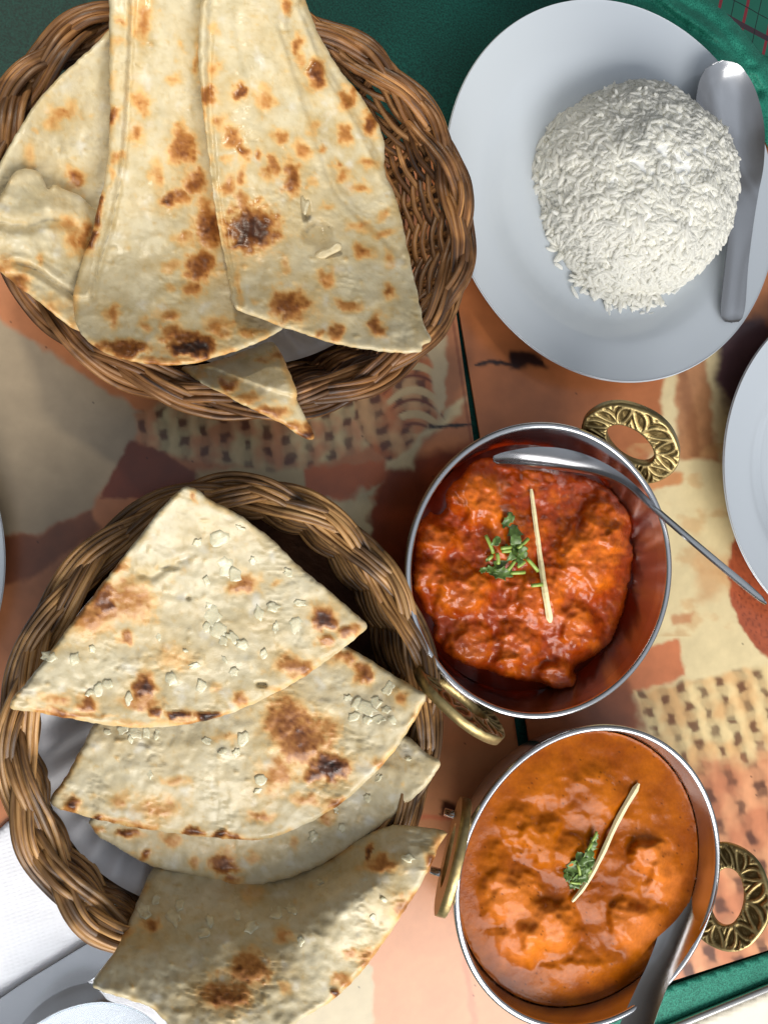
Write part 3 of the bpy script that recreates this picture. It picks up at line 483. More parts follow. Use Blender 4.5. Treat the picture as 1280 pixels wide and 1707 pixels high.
# ------------------------------------------------------------------ garlic naan, bottom basket
eo, ez = naan('large top garlic naan with its point upwards in the bottom basket',
     [(302, 814), (312, 811), (328, 814), (345, 830), (400, 858), (450, 895), (500, 945), (550, 985), (590, 1020), (616, 1044), (590, 1068), (560, 1090), (520, 1120), (470, 1150), (420, 1175), (370, 1195), (300, 1210), (230, 1214), (170, 1208), (110, 1196), (50, 1186), (14, 1182), (20, 1165), (60, 1120), (100, 1065), (150, 1000), (200, 935), (240, 885), (270, 845)],
     [(312, 815, .088), (300, 900, .077), (120, 1050, .070), (15, 1182, .075), (612, 1045, .066), (450, 900, .073), (300, 1050, .066), (300, 1205, .062), (480, 1140, .063), (150, 1190, .065)], seed=60,
     spots=[(176, 1003, 22, 24, 1.0), (150, 1022, 44, 30, .58), (215, 1005, 44, 34, .50), (211, 1066, 12, 12, .62), (150, 1040, 30, 16, .5), (407, 974, 22, 15, .74), (538, 1028, 20, 20, 1.0), (575, 1052, 17, 11, .82), (543, 1070, 14, 10, .7), (491, 1112, 32, 18, .76), (240, 1147, 17, 18, 1.05), (347, 1192, 22, 8, 1.15), (296, 1192, 15, 10, 1.0), (260, 1187, 14, 10, .8), (145, 1172, 18, 11, .76), (92, 1165, 28, 12, .5), (98, 1184, 25, 6, .6), (398, 1168, 12, 9, .6), (364, 1147, 10, 8, .4), (289, 1100, 40, 20, .36), (202, 942, 16, 12, .4), (240, 1170, 36, 14, .52), (462, 972, 10, 8, .36), (327, 825, 6, 6, .6), (320, 1206, 130, 6, .45), (480, 1148, 50, 7, .36), (100, 1192, 80, 5, .45), (310, 950, 8, 5, .3)],
     creases=[([(235, 955), (255, 960), (285, 940), (312, 930)], .0012, 6)], dents=[(282, 945, 24, 7, .0018), (436, 1140, 12, 7, .003), (314, 997, 5, 5, .002)], bumps=(1.6, .16), auto=.2, rimbrown=.22)
fo, fz = naan('second garlic naan with dark blisters, just below the top one',
     [(160, 1200), (135, 1250), (110, 1295), (82, 1334), (90, 1346), (150, 1363), (220, 1379), (280, 1388), (350, 1396), (420, 1402), (460, 1395), (520, 1370), (570, 1340), (620, 1295), (660, 1250), (695, 1195), (713, 1158), (690, 1145), (640, 1115), (590, 1083), (540, 1062), (400, 1080), (250, 1150)],
     [(160, 1205, .048), (85, 1337, .050), (250, 1250, .052), (300, 1385, .050), (430, 1400, .051), (400, 1250, .054), (560, 1230, .056), (540, 1090, .054), (640, 1130, .062), (710, 1158, .074), (620, 1290, .060), (300, 1150, .048)], seed=70,
     spots=[(505, 1235, 46, 40, .74), (475, 1205, 34, 40, .68), (551, 1280, 32, 20, 1.1), (524, 1292, 20, 12, 1.0), (292, 1302, 25, 12, .5), (119, 1342, 14, 10, 1.1), (164, 1366, 10, 7, 1.1), (200, 1332, 22, 14, .5), (322, 1381, 16, 7, .9), (362, 1396, 10, 7, 1.0), (228, 1382, 16, 5, .8), (262, 1350, 40, 18, .42), (438, 1362, 20, 8, .5), (463, 1290, 25, 30, .55), (511, 1333, 24, 12, .5), (606, 1120, 12, 18, .85), (668, 1160, 9, 12, .52), (578, 1096, 20, 12, .6), (180, 1372, 70, 6, .5), (400, 1397, 70, 6, .5), (570, 1338, 50, 8, .42), (640, 1275, 26, 10, .42), (550, 1215, 20, 20, .5), (380, 1230, 30, 8, .35)], bumps=(1.6, .16), auto=.2, rimbrown=.3)
go, gz = naan('third garlic naan, mostly covered, with its tip on the right rim of the bottom basket',
     [(146, 1366), (160, 1392), (200, 1415), (240, 1440), (300, 1455), (350, 1466), (390, 1481), (430, 1475), (480, 1465), (530, 1445), (580, 1415), (630, 1380), (680, 1340), (720, 1300), (736, 1269), (710, 1255), (680, 1226), (640, 1210), (400, 1250), (200, 1330)],
     [(150, 1370, .040), (300, 1440, .042), (390, 1478, .043), (400, 1300, .044), (530, 1440, .047), (630, 1380, .055), (640, 1230, .055), (735, 1270, .073), (680, 1330, .064)], seed=80,
     spots=[(375, 1440, 20, 20, .95), (384, 1470, 14, 14, .6), (280, 1400, 22, 14, .55), (213, 1390, 22, 8, .85), (244, 1424, 10, 10, .8), (323, 1437, 12, 12, .5), (545, 1360, 14, 14, .55), (490, 1406, 8, 12, .4), (165, 1380, 10, 8, .5), (420, 1430, 12, 10, .4)], bumps=(1.5, .16), auto=.2, rimbrown=.1)
ho, hz = naan('lowest garlic naan, hanging over the front of the bottom basket',
     [(250, 1450), (215, 1540), (190, 1590), (162, 1622), (151, 1645), (180, 1656), (220, 1668), (258, 1682), (264, 1692), (280, 1706), (300, 1760), (430, 1760), (490, 1706), (555, 1668), (600, 1625), (640, 1570), (680, 1510), (715, 1450), (735, 1402), (747, 1386), (700, 1378), (650, 1374), (600, 1396), (540, 1432), (480, 1455), (350, 1440), (280, 1435)],
     [(260, 1450, .036), (380, 1445, .034), (480, 1458, .038), (560, 1425, .045), (640, 1380, .060), (215, 1545, .062), (180, 1610, .082), (155, 1645, .088), (270, 1580, .074), (270, 1690, .094), (400, 1510, .056), (400, 1580, .076), (400, 1660, .090), (430, 1740, .098), (500, 1520, .068), (560, 1490, .072), (640, 1450, .075), (640, 1540, .077), (740, 1390, .078), (560, 1660, .084)], seed=90,
     spots=[(250, 1545, 15, 13, .62), (213, 1552, 14, 9, .4), (414, 1619, 34, 28, .72), (378, 1661, 40, 24, .64), (365, 1620, 16, 12, .4), (472, 1558, 15, 13, .5), (420, 1490, 20, 20, .32), (633, 1442, 30, 12, .68), (615, 1422, 5, 13, .95), (569, 1634, 16, 12, .6), (609, 1588, 16, 14, .55), (676, 1515, 18, 22, .5), (719, 1436, 11, 22, .55), (730, 1405, 9, 14, .5), (475, 1650, 12, 10, .45), (582, 1592, 10, 10, .5), (560, 1655, 6, 6, .95)], bumps=(1.6, .16), auto=.15, rimbrown=.3)
def chips(parent, zat, spots_, seed):
    r = np.random.default_rng(seed)
    for cx, cy, sz in spots_:
        k = 12; an = np.arange(k)*2*math.pi/k; kk = r.integers(4, 7); sz = sz*1.2; ph0 = r.random()*6.28; rr = sz*(.85+.15*np.cos(kk*an+ph0)+.10*r.standard_normal(k)); asp = .55+.35*r.random(); ro = r.random()*3.14
        X = rr*np.cos(an); Y = asp*rr*np.sin(an); dx = X*math.cos(ro)-Y*math.sin(ro); dy = X*math.sin(ro)+Y*math.cos(ro); h = r.uniform(.0002, .0006); tl = r.uniform(-.0004, .0004, 2)
        zv = lambda q_: np.array([zat(cx+a_*q_, cy+b_*q_) for a_, b_ in zip(dx, dy)]); tt = tl[0]*X/sz+tl[1]*Y/sz
        bot = U(cx+dx, cy+dy, zv(1)-.0003); mid = U(cx+dx*.88, cy+dy*.88, zv(.88)+h*.7+tt); top = U(cx+dx*.6, cy+dy*.6, zv(.6)+h+tt); cen = U(np.array([cx]), np.array([cy]), np.array([zat(cx, cy)+h])); v = np.vstack([bot, mid, top, cen])
        f = []
        for i in range(k):
            j = (i+1) % k; f += [(i, j, j+k, i+k), (i+k, j+k, j+2*k, i+2*k), (i+2*k, j+2*k, 3*k)]
        mesh_obj('garlic_piece', v, [q[::-1] for q in f], M['garlic'], parent, True)
chips(eo, ez, [(366, 898, 17), (378, 945, 20), (392, 957, 14), (345, 968, 9), (432, 1022, 15), (455, 1012, 12), (355, 1028, 18), (365, 1050, 16), (345, 1045, 10), (388, 1062, 14), (405, 1075, 13), (372, 1068, 9), (495, 1043, 18), (460, 1045, 10), (440, 1090, 9), (390, 1120, 9), (325, 1110, 11), (285, 1133, 14), (335, 1145, 12), (82, 1095, 14), (125, 1098, 12), (165, 1150, 13), (180, 1140, 10), (150, 1155, 9), (215, 1165, 12), (155, 1082, 7), (265, 1062, 7), (480, 955, 10), (500, 1005, 12), (330, 905, 9), (400, 880, 9), (422, 935, 9), (310, 1085, 5), (375, 1100, 7), (350, 1010, 8)], 5)
chips(fo, fz, [(612, 1180, 20), (595, 1172, 13), (626, 1170, 11), (590, 1195, 11), (612, 1200, 9), (630, 1198, 13), (645, 1182, 9), (655, 1200, 10), (580, 1165, 8), (648, 1147, 13), (225, 1222, 12), (245, 1222, 11), (205, 1215, 11), (262, 1225, 9), (218, 1232, 8), (180, 1220, 8), (405, 1232, 13), (395, 1255, 9), (435, 1300, 12), (430, 1318, 8), (345, 1235, 9), (250, 1290, 9), (372, 1252, 8)], 6)
chips(go, gz, [(522, 1395, 12), (630, 1297, 9), (560, 1350, 8), (612, 1330, 8), (680, 1265, 6), (570, 1380, 9)], 7)
chips(ho, hz, [(240, 1520, 14), (290, 1530, 18), (260, 1500, 10), (300, 1508, 10), (350, 1535, 11), (340, 1555, 12), (395, 1525, 11), (420, 1545, 15), (460, 1520, 13), (485, 1515, 12), (500, 1570, 9), (622, 1530, 8), (680, 1430, 12), (640, 1500, 7), (530, 1470, 9)], 8)

# ------------------------------------------------------------------ plates
def plate(label, C, R, seed=0):
    prof = [(0, .0055), (.40, .0055), (.55, .0060), (.63, .0078), (.70, .0112), (.755, .0140), (.80, .0158), (.90, .0188), (.985, .0216), (.998, .0222), (1.0, .0214), (.99, .0198), (.85, .0140), (.68, .0060), (.58, .0022), (.56, .0012), (.53, .0012), (.52, .0030), (0, .0030)]
    pr = [(r*R, z+.001) for r, z in prof]; d_ = catmull(pr, 120); d_[:, 0] = np.maximum(d_[:, 0], 0); v, f = lathe(d_, 160, *C); ob = mesh_obj('plate', v, f, M['china']); return tag(ob, label, 'plate', 'white dinner plates')
PL = (.1476, .1985); plate('white china plate holding the mound of rice', PL, .1175)
c = U(np.array(1203.0), np.array(775.0), np.array(.021)); plate('empty white china plate cut off by the right edge of the picture', (c[0]+.1175, c[1]), .1175)
c = U(np.array(9.0), np.array(935.0), np.array(.021)); plate('white plate barely showing at the left edge, between the two baskets', (c[0]-.1175, c[1]), .1175)

# ------------------------------------------------------------------ rice
RC = np.array([.1655, .2060]); RR = .0665; RH = .044
rice = thing('rice_mound', 'domed mound of steamed white rice on the white plate', 'rice'); rice.location = (RC[0], RC[1], .0065)
def dome(phi, q):          # q 0 top .. 1 base
    th = q*math.pi/2*1.02; wob = 1+.03*np.sin(2*phi+.6)+.02*np.sin(5*phi); sn = np.clip(np.sin(th), 0, 1)
    n_ = fbm(2.6*sn*np.cos(phi)+3, 2.6*sn*np.sin(phi)+7, 3, 77); r = RR*wob*(sn**.86)*(1+.05*n_)+.0025*np.maximum(q-.9, 0)*10
    z = RH*np.clip(np.cos(np.minimum(th, 1.5708)), 0, 1)**.82*(1-.10*np.cos(phi-2.2)*sn)*(1+.05*n_); return r*np.cos(phi), r*np.sin(phi), z
ph, q = np.meshgrid(np.arange(72)*2*math.pi/72, np.linspace(0, 1, 26), indexing='xy'); X, Y, Z = dome(ph, q); k = .99
v = np.stack([X*k, Y*k, Z*k], -1).reshape(-1, 3); f = [(i*72+j, (i+1)*72+j, (i+1)*72+(j+1) % 72, i*72+(j+1) % 72) for i in range(25) for j in range(72)]
mesh_obj('rice_core', v, f, M['rice_core'], rice)
gl, gn, gs = .0045, 7, 6
t = np.linspace(-1, 1, gn); gr = .00130*np.sqrt(np.clip(1-np.abs(t)**2.6, 0.02, 1)); a = np.arange(gs)*2*math.pi/gs
GV = np.stack([gl*t[:, None]+0*a, gr[:, None]*np.cos(a)+.00035*(t**2)[:, None], .9*gr[:, None]*np.sin(a)], -1).reshape(-1, 3)
GF = [(i*gs+j, i*gs+(j+1) % gs, (i+1)*gs+(j+1) % gs, (i+1)*gs+j) for i in range(gn-1) for j in range(gs)]+[tuple(range(gs))[::-1], tuple((gn-1)*gs+j for j in range(gs))]
gm = bpy.data.meshes.new('rice_grain'); gm.from_pydata([tuple(x) for x in GV], [], GF); gm.polygons.foreach_set('use_smooth', [True]*len(gm.polygons)); gm.materials.append(M['rice'])
_v = sum(np.dot(GV[q[0]], np.cross(GV[q[k_]], GV[q[k_+1]])) for q in GF for k_ in range(1, len(q)-1))
if _v < 0: GF = [q[::-1] for q in GF]
gm.clear_geometry(); gm.from_pydata([tuple(x) for x in GV], [], GF); gm.polygons.foreach_set('use_smooth', [True]*len(gm.polygons))
bv, bf = [], []; r = np.random.default_rng(4); nparts = 0
def grain_matrix(i):
    if i < 6600:
        u = r.random(); q = np.arccos(1-u*1.0)/(math.pi/2); p_ = r.random()*6.283; x, y, z = (float(w) for w in dome(np.array(p_), np.array(q)))
        nrm = np.array([x/RR**2, y/RR**2, max(z, .004)/RH**2*1.1]); lift = r.uniform(-.0016, .0004)+(.0010 if r.random() < .05 else 0)
    else:
        p_ = r.random()*6.283 if i > 6792 else r.normal(-1.75, .30); d_ = RR*(1.0+abs(r.normal(0, .07))); x, y, z = d_*math.cos(p_), d_*math.sin(p_), r.uniform(.0008, .003); nrm = np.array([0, 0, 1.0]); lift = 0
    nrm /= np.linalg.norm(nrm); tg = r.standard_normal(3); tg -= nrm*(tg@nrm)*r.uniform(.78, 1.0); tg /= np.linalg.norm(tg); sd = np.cross(nrm, tg); sd /= np.linalg.norm(sd); up_ = np.cross(tg, sd); sd = sd if True else sd; s_ = r.uniform(.85, 1.18)
    m_ = Matrix.Identity(4)
    for c_, vv in enumerate((tg*s_*r.uniform(.55, 1.2), sd*s_, up_*s_)):
        for k_ in range(3): m_[k_][c_] = vv[k_]
    pos = np.array([x, y, z])+nrm*lift
    for k_ in range(3): m_[k_][3] = pos[k_]
    return m_, lift, pos
for i in range(6800):
    m_, lift, pos = grain_matrix(i)
    if nparts < 300 and lift > .0002 and pos[2] > .012:
        g = bpy.data.objects.new('rice_grain', gm); COL.objects.link(g); g.parent = rice; g.matrix_local = m_; nparts += 1
    else:
        A_ = np.array(m_); bv.append(GV@A_[:3, :3].T+A_[:3, 3]); bf += [tuple(w+(len(bv)-1)*len(GV) for w in q_) for q_ in GF]
ob = mesh_obj('rice_grains', np.vstack(bv), bf, M['rice'], rice); ob['kind'] = 'stuff'

# ------------------------------------------------------------------ spoons
def spoon(name, label, nodes, normal, mat, split, cup_nodes, cat='spoon', thick=.0012, nv=15):
    """nodes: (px,py,z,halfwidth m,cup m); normal: vector list or one vector"""
    nd = np.array(nodes, float); S0 = U(nd[:, 0], nd[:, 1], nd[:, 2]); n = 90
    S = catmull(S0, n); W = np.clip(catmull(np.stack([nd[:, 3], nd[:, 4], nd[:, 4]], -1), n), .0003, 1); w = W[:, 0]; cup = W[:, 1]
    w[0:1] = .0003; w[-1:] = .0003
    T = np.gradient(S, axis=0); T /= np.linalg.norm(T, axis=1)[:, None]
    nm = np.array(normal, float); nm = np.tile(nm, (n, 1)) if nm.ndim == 1 else catmull(nm, n)
    Lt = np.cross(T, nm); Lt /= np.linalg.norm(Lt, axis=1)[:, None]; Nn = np.cross(Lt, T)
    vv = np.linspace(-1, 1, nv)
    top = S[:, None]+Lt[:, None]*(w[:, None]*vv)[..., None]-Nn[:, None]*(cup[:, None]*(1-vv**2))[..., None]; bot = top-Nn[:, None]*thick
    GN = np.cross(np.gradient(top, axis=1), np.gradient(top, axis=0)); GN /= np.linalg.norm(GN, axis=2)[..., None]+1e-12; GN *= np.sign((GN*Nn[:, None]).sum(-1))[..., None]
    root = thing(name, label, cat); k = int(split*n)
    for pn, i0, i1 in ((cup_nodes[0], 0, k), (cup_nodes[1], k, n-1)):
        m_ = i1-i0+1; v = np.vstack([top[i0:i1+1].reshape(-1, 3), bot[i0:i1+1].reshape(-1, 3)]); o_ = m_*nv
        f = [(i*nv+j, i*nv+j+1, (i+1)*nv+j+1, (i+1)*nv+j) for i in range(m_-1) for j in range(nv-1)]; k2 = (i1-i0)//2*nv+nv//2
        if np.dot(np.cross(v[k2+1]-v[k2], v[k2+nv]-v[k2]), GN[i0+(i1-i0)//2, nv//2]) < 0: f = [q[::-1] for q in f]
        f += [tuple(x+o_ for x in q[::-1]) for q in f]
        f += [(i*nv, (i+1)*nv, (i+1)*nv+o_, i*nv+o_) for i in range(m_-1)]+[((i+1)*nv+nv-1, i*nv+nv-1, i*nv+nv-1+o_, (i+1)*nv+nv-1+o_) for i in range(m_-1)]
        ob = mesh_obj(pn, v, f, mat, root); ob.data.normals_split_custom_set_from_vertices([tuple(x) for x in np.vstack([GN[i0:i1+1].reshape(-1, 3), -GN[i0:i1+1].reshape(-1, 3)])])
    return root
spoon('spoon', 'steel spoon resting on the rice plate, bowl tucked beside the rice',
      [(1188, 106, .033, .005, .0005), (1194, 121, .0328, .0125, .0025), (1202, 142, .0322, .0175, .006), (1212, 175, .0315, .0205, .0085), (1224, 225, .0305, .0205, .0095), (1234, 280, .0295, .0160, .0065), (1238, 325, .0285, .0105, .0015), (1236, 370, .0275, .0082, .0006), (1228, 440, .0262, .0078, .0012), (1222, 505, .0252, .0082, .0014), (1220, 528, .0243, .0070, .0010), (1220, 537, .0244, .004, .0003)],
      [(-.15, -.35, 1), (-.15, -.25, 1), (-.25, 0, 1)], M['steel_cut'], .50, ('spoon_bowl', 'handle'))

# ------------------------------------------------------------------ kadai bowls
RIMZ = .058; IN = np.array([(0, .006), (.40, .006), (.62, .0095), (.78, .0185), (.88, .031), (.945, .045), (.975, .054), (.985, RIMZ)])
def inner_r(z, R): return R*np.interp(z, IN[1:, 1], IN[1:, 0])
def handle(root, C, R, ang, alpha, seed):
    d_ = np.array([math.cos(ang), math.sin(ang), 0]); w_ = d_*math.cos(alpha)+np.array([0, 0, math.sin(alpha)]); u_ = np.array([-d_[1], d_[0], 0]); n_ = np.cross(u_, w_)
    if n_[2] < 0: n_ = -n_
    O = np.array([0, 0, RIMZ-.0165])+d_*(R*.975+.0010); na, nr = 300, 18; ph = np.arange(na)*2*math.pi/na
    cx, sy_ = np.cos(ph), np.sin(ph)
    hx, hy = .0165*cx, .0095*sy_+.0205; pt = np.exp(-((ph-math.pi/2)/.35)**2)
    ox = .0300*np.sign(cx)*np.abs(cx)**.86; oy = np.where(sy_ > 0, .0230*np.abs(sy_)**.92, -.0200*np.abs(sy_)**.85)+.0195+.0016*pt
    tt = np.linspace(0, 1, nr); Xl = hx[None]*(1-tt[:, None])+ox[None]*tt[:, None]; Yl = hy[None]*(1-tt[:, None])+oy[None]*tt[:, None]
    t_ = tt[:, None]; p_ = ph[None]; nc = 13; cell = np.floor(p_/(2*math.pi)*nc); cu = (p_/(2*math.pi)*nc-cell-.5)*1.15; cv = (t_-.5)*.9; sg = np.where(np.mod(cell, 2) > 0, 1., -1.)
    ca, sa = .84, .54; e1 = cu*ca+sg*cv*sa; e2 = -cu*sg*sa+cv*ca; dd = np.hypot(e1/.66, e2/.30)
    s1 = ss(-.25, .45, np.cos(2*math.pi*dd*1.15)); s1 = s1*ss(.02, .07, np.abs(e2)+.8*np.maximum(dd-.75, 0)); s2 = 0*s1; bd = np.maximum(ss(.10, .04, t_), ss(.90, .96, t_))
    h = np.clip(np.maximum(np.maximum(s1, .85*s2), bd), 0, 1); th = .0027
    edge_r = np.minimum(1, np.minimum(t_, 1-t_)/.06)
    top = O+Xl[..., None]*u_+Yl[..., None]*w_+(th-.0009*(1-h)-.0006*(1-edge_r))[..., None]*n_; bot = O+Xl[..., None]*u_+Yl[..., None]*w_-th*n_+0*top
    v = np.vstack([top.reshape(-1, 3), bot.reshape(-1, 3)]); o_ = nr*na
    f = [(i*na+j, (i+1)*na+j, (i+1)*na+(j+1) % na, i*na+(j+1) % na) for i in range(nr-1) for j in range(na)]; f += [tuple(x+o_ for x in q[::-1]) for q in f]
    f += [(j, (j+1) % na, (j+1) % na+o_, j+o_) for j in range(na)]+[((nr-1)*na+(j+1) % na, (nr-1)*na+j, (nr-1)*na+j+o_, (nr-1)*na+(j+1) % na+o_) for j in range(na)]
    hi = np.array(lin(178, 158, 110)[:3]); lo = np.array(lin(100, 84, 52)[:3]); cl = lo+(hi-lo)*h[..., None]; cols = np.vstack([cl.reshape(-1, 3), np.tile(hi*.95, (o_, 1))])
    hd = mesh_obj('handle', v, f, M['brass'], root, True, cols)
    for sgn in (-1, 1):
        for base_, ln in ((O+u_*sgn*.016+w_*.002-n_*.004, .010),):
            dirn = n_; pts = np.array([base_-dirn*.004, base_+dirn*.0045, base_+dirn*.0058, base_+dirn*.0064]); vv, ff, _ = tube(pts+np.array([1e-6, 0, 0]), np.array([.0022, .0022, .0018, .0004]), 10); mesh_obj('rivet', vv, ff, M['steel'], hd)
def kadai(label, C, R, ang):
    root = thing('kadai_bowl', label, 'bowl', 'steel curry bowls'); root.location = (C[0], C[1], 0)
    pr = [(r*R, z) for r, z in IN]; d_ = catmull(pr, 46); d_[:, 0] = np.maximum(d_[:, 0], 0); rolled = [(R*.985+.0014+.0019*math.cos(a), RIMZ+.0004+.0019*math.sin(a)) for a in np.linspace(math.pi, -.9, 14)]
    out = [(r*R+.0016, z-.0012) for r, z in IN[::-1][1:]]; out[-1] = (0, out[-1][1])
    v, f = lathe(list(d_), 160); mesh_obj('bowl_inside', v, f, M['steel'], root); v, f = lathe(rolled, 160); mesh_obj('rim', v, f, M['steel'], root)
    v, f = lathe([(R*.985+.0016, RIMZ-.001)]+out, 160); mesh_obj('bowl_outside', v, f, M['steel'], root)
    handle(root, C, R, ang, math.radians(57), 1); handle(root, C, R, ang+math.pi, math.radians(70), 2); return root
K1 = np.array([.0745, -.0320]); R1 = .0793; K2 = np.array([.1050, -.2040]); R2 = .0828
t1 = U(np.array(1056.), np.array(738.), np.array(.062))-[K1[0], K1[1], 0]; t2 = U(np.array(1228.), np.array(1500.), np.array(.062))-[K2[0], K2[1], 0]
kadai('steel kadai bowl with brass ring handles, holding the red curry', K1, R1, math.atan2(t1[1], t1[0]))
kadai('steel kadai bowl with brass ring handles, holding the smooth orange curry', K2, R2, math.atan2(t2[1], t2[0]))

# ------------------------------------------------------------------ curries
def heap(name, poly, zf, colf, mat, parent, C, R, step=2.6, skirt=.012, edge=14, seed=0):
    pp = resample(poly, 5, 4, seed); pts, q, be, d_ = gridpoly(pp, step); x, y = pts[:, 0], pts[:, 1]; z = zf(x, y, d_)
    top = U(x, y, z)
    def clampr(v):
        dx = v[:, :2]-C; rr = np.linalg.norm(dx, axis=1); lim = inner_r(v[:, 2], R)-.0006; k = np.minimum(1, lim/np.maximum(rr, 1e-6)); v[:, :2] = C+dx*k[:, None]; return v
    top = clampr(top); n = len(pts); bidx = np.unique(be); rm = {b_: n+i for i, b_ in enumerate(bidx)}; low = top[bidx].copy(); low[:, 2] = np.maximum(low[:, 2]-skirt, .012); low = clampr(low)
    faces = list(q)+[(b_, a, rm[a], rm[b_]) for a, b_ in be]; cols = colf(x, y, z, d_); cols = np.vstack([cols, cols[bidx]])
    ob = mesh_obj(name, np.vstack([top, low]), faces, mat, parent, True, cols)
    return ob, (lambda a_, b_: z[np.argmin((x-a_)**2+(y-b_)**2)])
cur1 = thing('curry', 'thick red chunky curry in the upper steel bowl', 'curry', 'bowls of curry'); cur1.location = (0, 0, 0)
lump1 = [(800, 830, 60, 5), (770, 990, 55, 4), (715, 960, 45, 4), (850, 900, 60, 3), (980, 930, 75, 5), (1010, 860, 50, 3), (780, 1080, 50, 3), (860, 1080, 50, 2.5), (930, 1130, 42, 3), (960, 1050, 55, 3), (900, 990, 60, 3), (730, 900, 35, 3.5), (900, 800, 50, 1.5), (1030, 900, 30, 3), (850, 1120, 40, 2)]
def z1(x, y, d_):
    z = .0385+.0035*ss(0, 110, d_); wx = x+14*fbm(x/40, y/40, 3, 101); wy = y+14*fbm(x/40, y/40, 3, 102)
    for a_, b_, r_, h in lump1: z = np.maximum(z, .0365+.0012*h*1.9*(1-np.clip(((wx-a_)**2+(wy-b_)**2)/r_**2, 0, 4))**1+.0045) if False else z+.0020*h*ss(1.05, .35, np.hypot(wx-a_, wy-b_)/r_)
    rid = 1-np.abs(fbm(x/34, y/34, 3, 103))*1.6; z = z+.0014*rid+.0010*fbm(x/18, y/18, 3, 104)+.00025*fbm(x/7, y/7, 2, 105)
    e = np.clip(d_/16, 0, 1); return np.minimum(z, .0625)-.010*(1-np.sqrt(1-(1-e)**2))
def c1(x, y, z, d_):
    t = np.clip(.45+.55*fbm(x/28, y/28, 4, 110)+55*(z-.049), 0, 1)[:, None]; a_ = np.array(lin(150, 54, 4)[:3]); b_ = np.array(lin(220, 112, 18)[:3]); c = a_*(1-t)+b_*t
    yl = ss(.35, .8, fbm(x/11, y/11, 3, 112))[:, None]; c = c*(1-.45*yl)+np.array(lin(222, 116, 34)[:3])*.45*yl
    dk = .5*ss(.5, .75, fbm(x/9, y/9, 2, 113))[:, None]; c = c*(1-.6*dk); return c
out1 = [(765, 795), (782, 770), (805, 757), (850, 768), (905, 775), (960, 786), (1000, 800), (1040, 830), (1060, 856), (1064, 884), (1050, 896), (1062, 920), (1054, 960), (1046, 1000), (1036, 1040), (1026, 1070), (1006, 1090), (984, 1102), (958, 1112), (962, 1128), (978, 1152), (960, 1157), (920, 1150), (890, 1138), (868, 1136), (830, 1128), (790, 1116), (760, 1102), (735, 1086), (718, 1062), (722, 1036), (703, 1020), (690, 985), (688, 950), (692, 915), (691, 886), (700, 860), (716, 846), (730, 856), (742, 846), (740, 822), (748, 806)]
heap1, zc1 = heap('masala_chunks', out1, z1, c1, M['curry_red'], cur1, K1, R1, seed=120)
def pool(parent, C, R, z, mat):
    pr = [(0, z), (.6*inner_r(z, R), z), (inner_r(z, R)-.0004, z), (inner_r(z-.003, R)-.0003, z-.003)]; v, f = lathe(pr, 120, C[0], C[1]); v[:, 2] += .0004*fbm(v[:, 0]*60, v[:, 1]*60, 2, 9); return mesh_obj('oily_gravy', v, f, mat, parent)
pool(cur1, K1, R1, .0355, M['oil'])
aa = np.linspace(0, 2*math.pi, 360, endpoint=False); zs = np.linspace(.0325, .0525, 26); sv = np.array([[K1[0]+(inner_r(z_, R1)-.0005)*math.cos(t_), K1[1]+(inner_r(z_, R1)-.0005)*math.sin(t_), z_] for z_ in zs for t_ in aa])
nz_ = fbm(np.cos(aa)[None]*3.5+zs[:, None]*25, np.sin(aa)[None]*3.5+zs[:, None]*45, 4, 160)-(zs[:, None]-.0325)/.020*1.1+.45
sf = [(i*360+j, i*360+(j+1) % 360, (i+1)*360+(j+1) % 360, (i+1)*360+j) for i in range(25) for j in range(360)]; al = ss(-.25, .45, nz_).reshape(-1, 1)
m, nt, b = new_mat('sauce film'); b.inputs['Base Color'].default_value = lin(120, 30, 4); b.inputs['Roughness'].default_value = .18; a_n = N(nt, 'ShaderNodeVertexColor', layer_name='Col'); tr_ = N(nt, 'ShaderNodeBsdfTransparent'); mx = N(nt, 'ShaderNodeMixShader')
nt.links.new(a_n.outputs[0], mx.inputs[0]); nt.links.new(tr_.outputs[0], mx.inputs[1]); nt.links.new(b.outputs[0], mx.inputs[2]); nt.links.new(mx.outputs[0], nt.nodes['Material Output'].inputs[0])
mesh_obj('sauce_smear', sv, sf, m, cur1, True, np.repeat(al*.85, 3, 1))
cur2 = thing('curry', 'smooth orange gravy with chicken lumps in the lower steel bowl', 'curry', 'bowls of curry')
a = np.linspace(0, 2*math.pi, 90, endpoint=False); zl = .0478; rr_ = inner_r(zl, R2); out2 = P(np.stack([K2[0]+rr_*np.cos(a), K2[1]+rr_*np.sin(a), 0*a+zl], -1))
lump2 = [(848, 1498, 58, 4.2), (915, 1548, 56, 5.0), (862, 1572, 50, 3.0), (1085, 1430, 42, 4), (1110, 1470, 40, 2), (1060, 1545, 58, 3.5), (900, 1405, 50, 3.5), (960, 1420, 35, 2.5), (860, 1370, 40, 2), (990, 1320, 60, 1.8), (960, 1640, 70, 2.5), (1040, 1640, 60, 2), (900, 1300, 60, 1.6), (820, 1440, 40, 2)]
def z2(x, y, d_):
    wx = x+16*fbm(x/45, y/45, 3, 131); wy = y+16*fbm(x/45, y/45, 3, 132); z = np.full(len(x), zl-.001); inn = ss(8, 70, d_)
    for a_, b_, r_, h in lump2: z = z+inn*.0016*h*ss(1.05, .35, np.hypot(wx-a_, wy-b_)/r_)
    z = z+inn*(.0010*(1-np.abs(fbm(x/60, y/60, 2, 133))*2)+.0007*fbm(x/34, y/34, 3, 134)+.00010*fbm(x/9, y/9, 2, 135)); e = np.clip(d_/8, 0, 1); return z+.0007*(1-e)**2
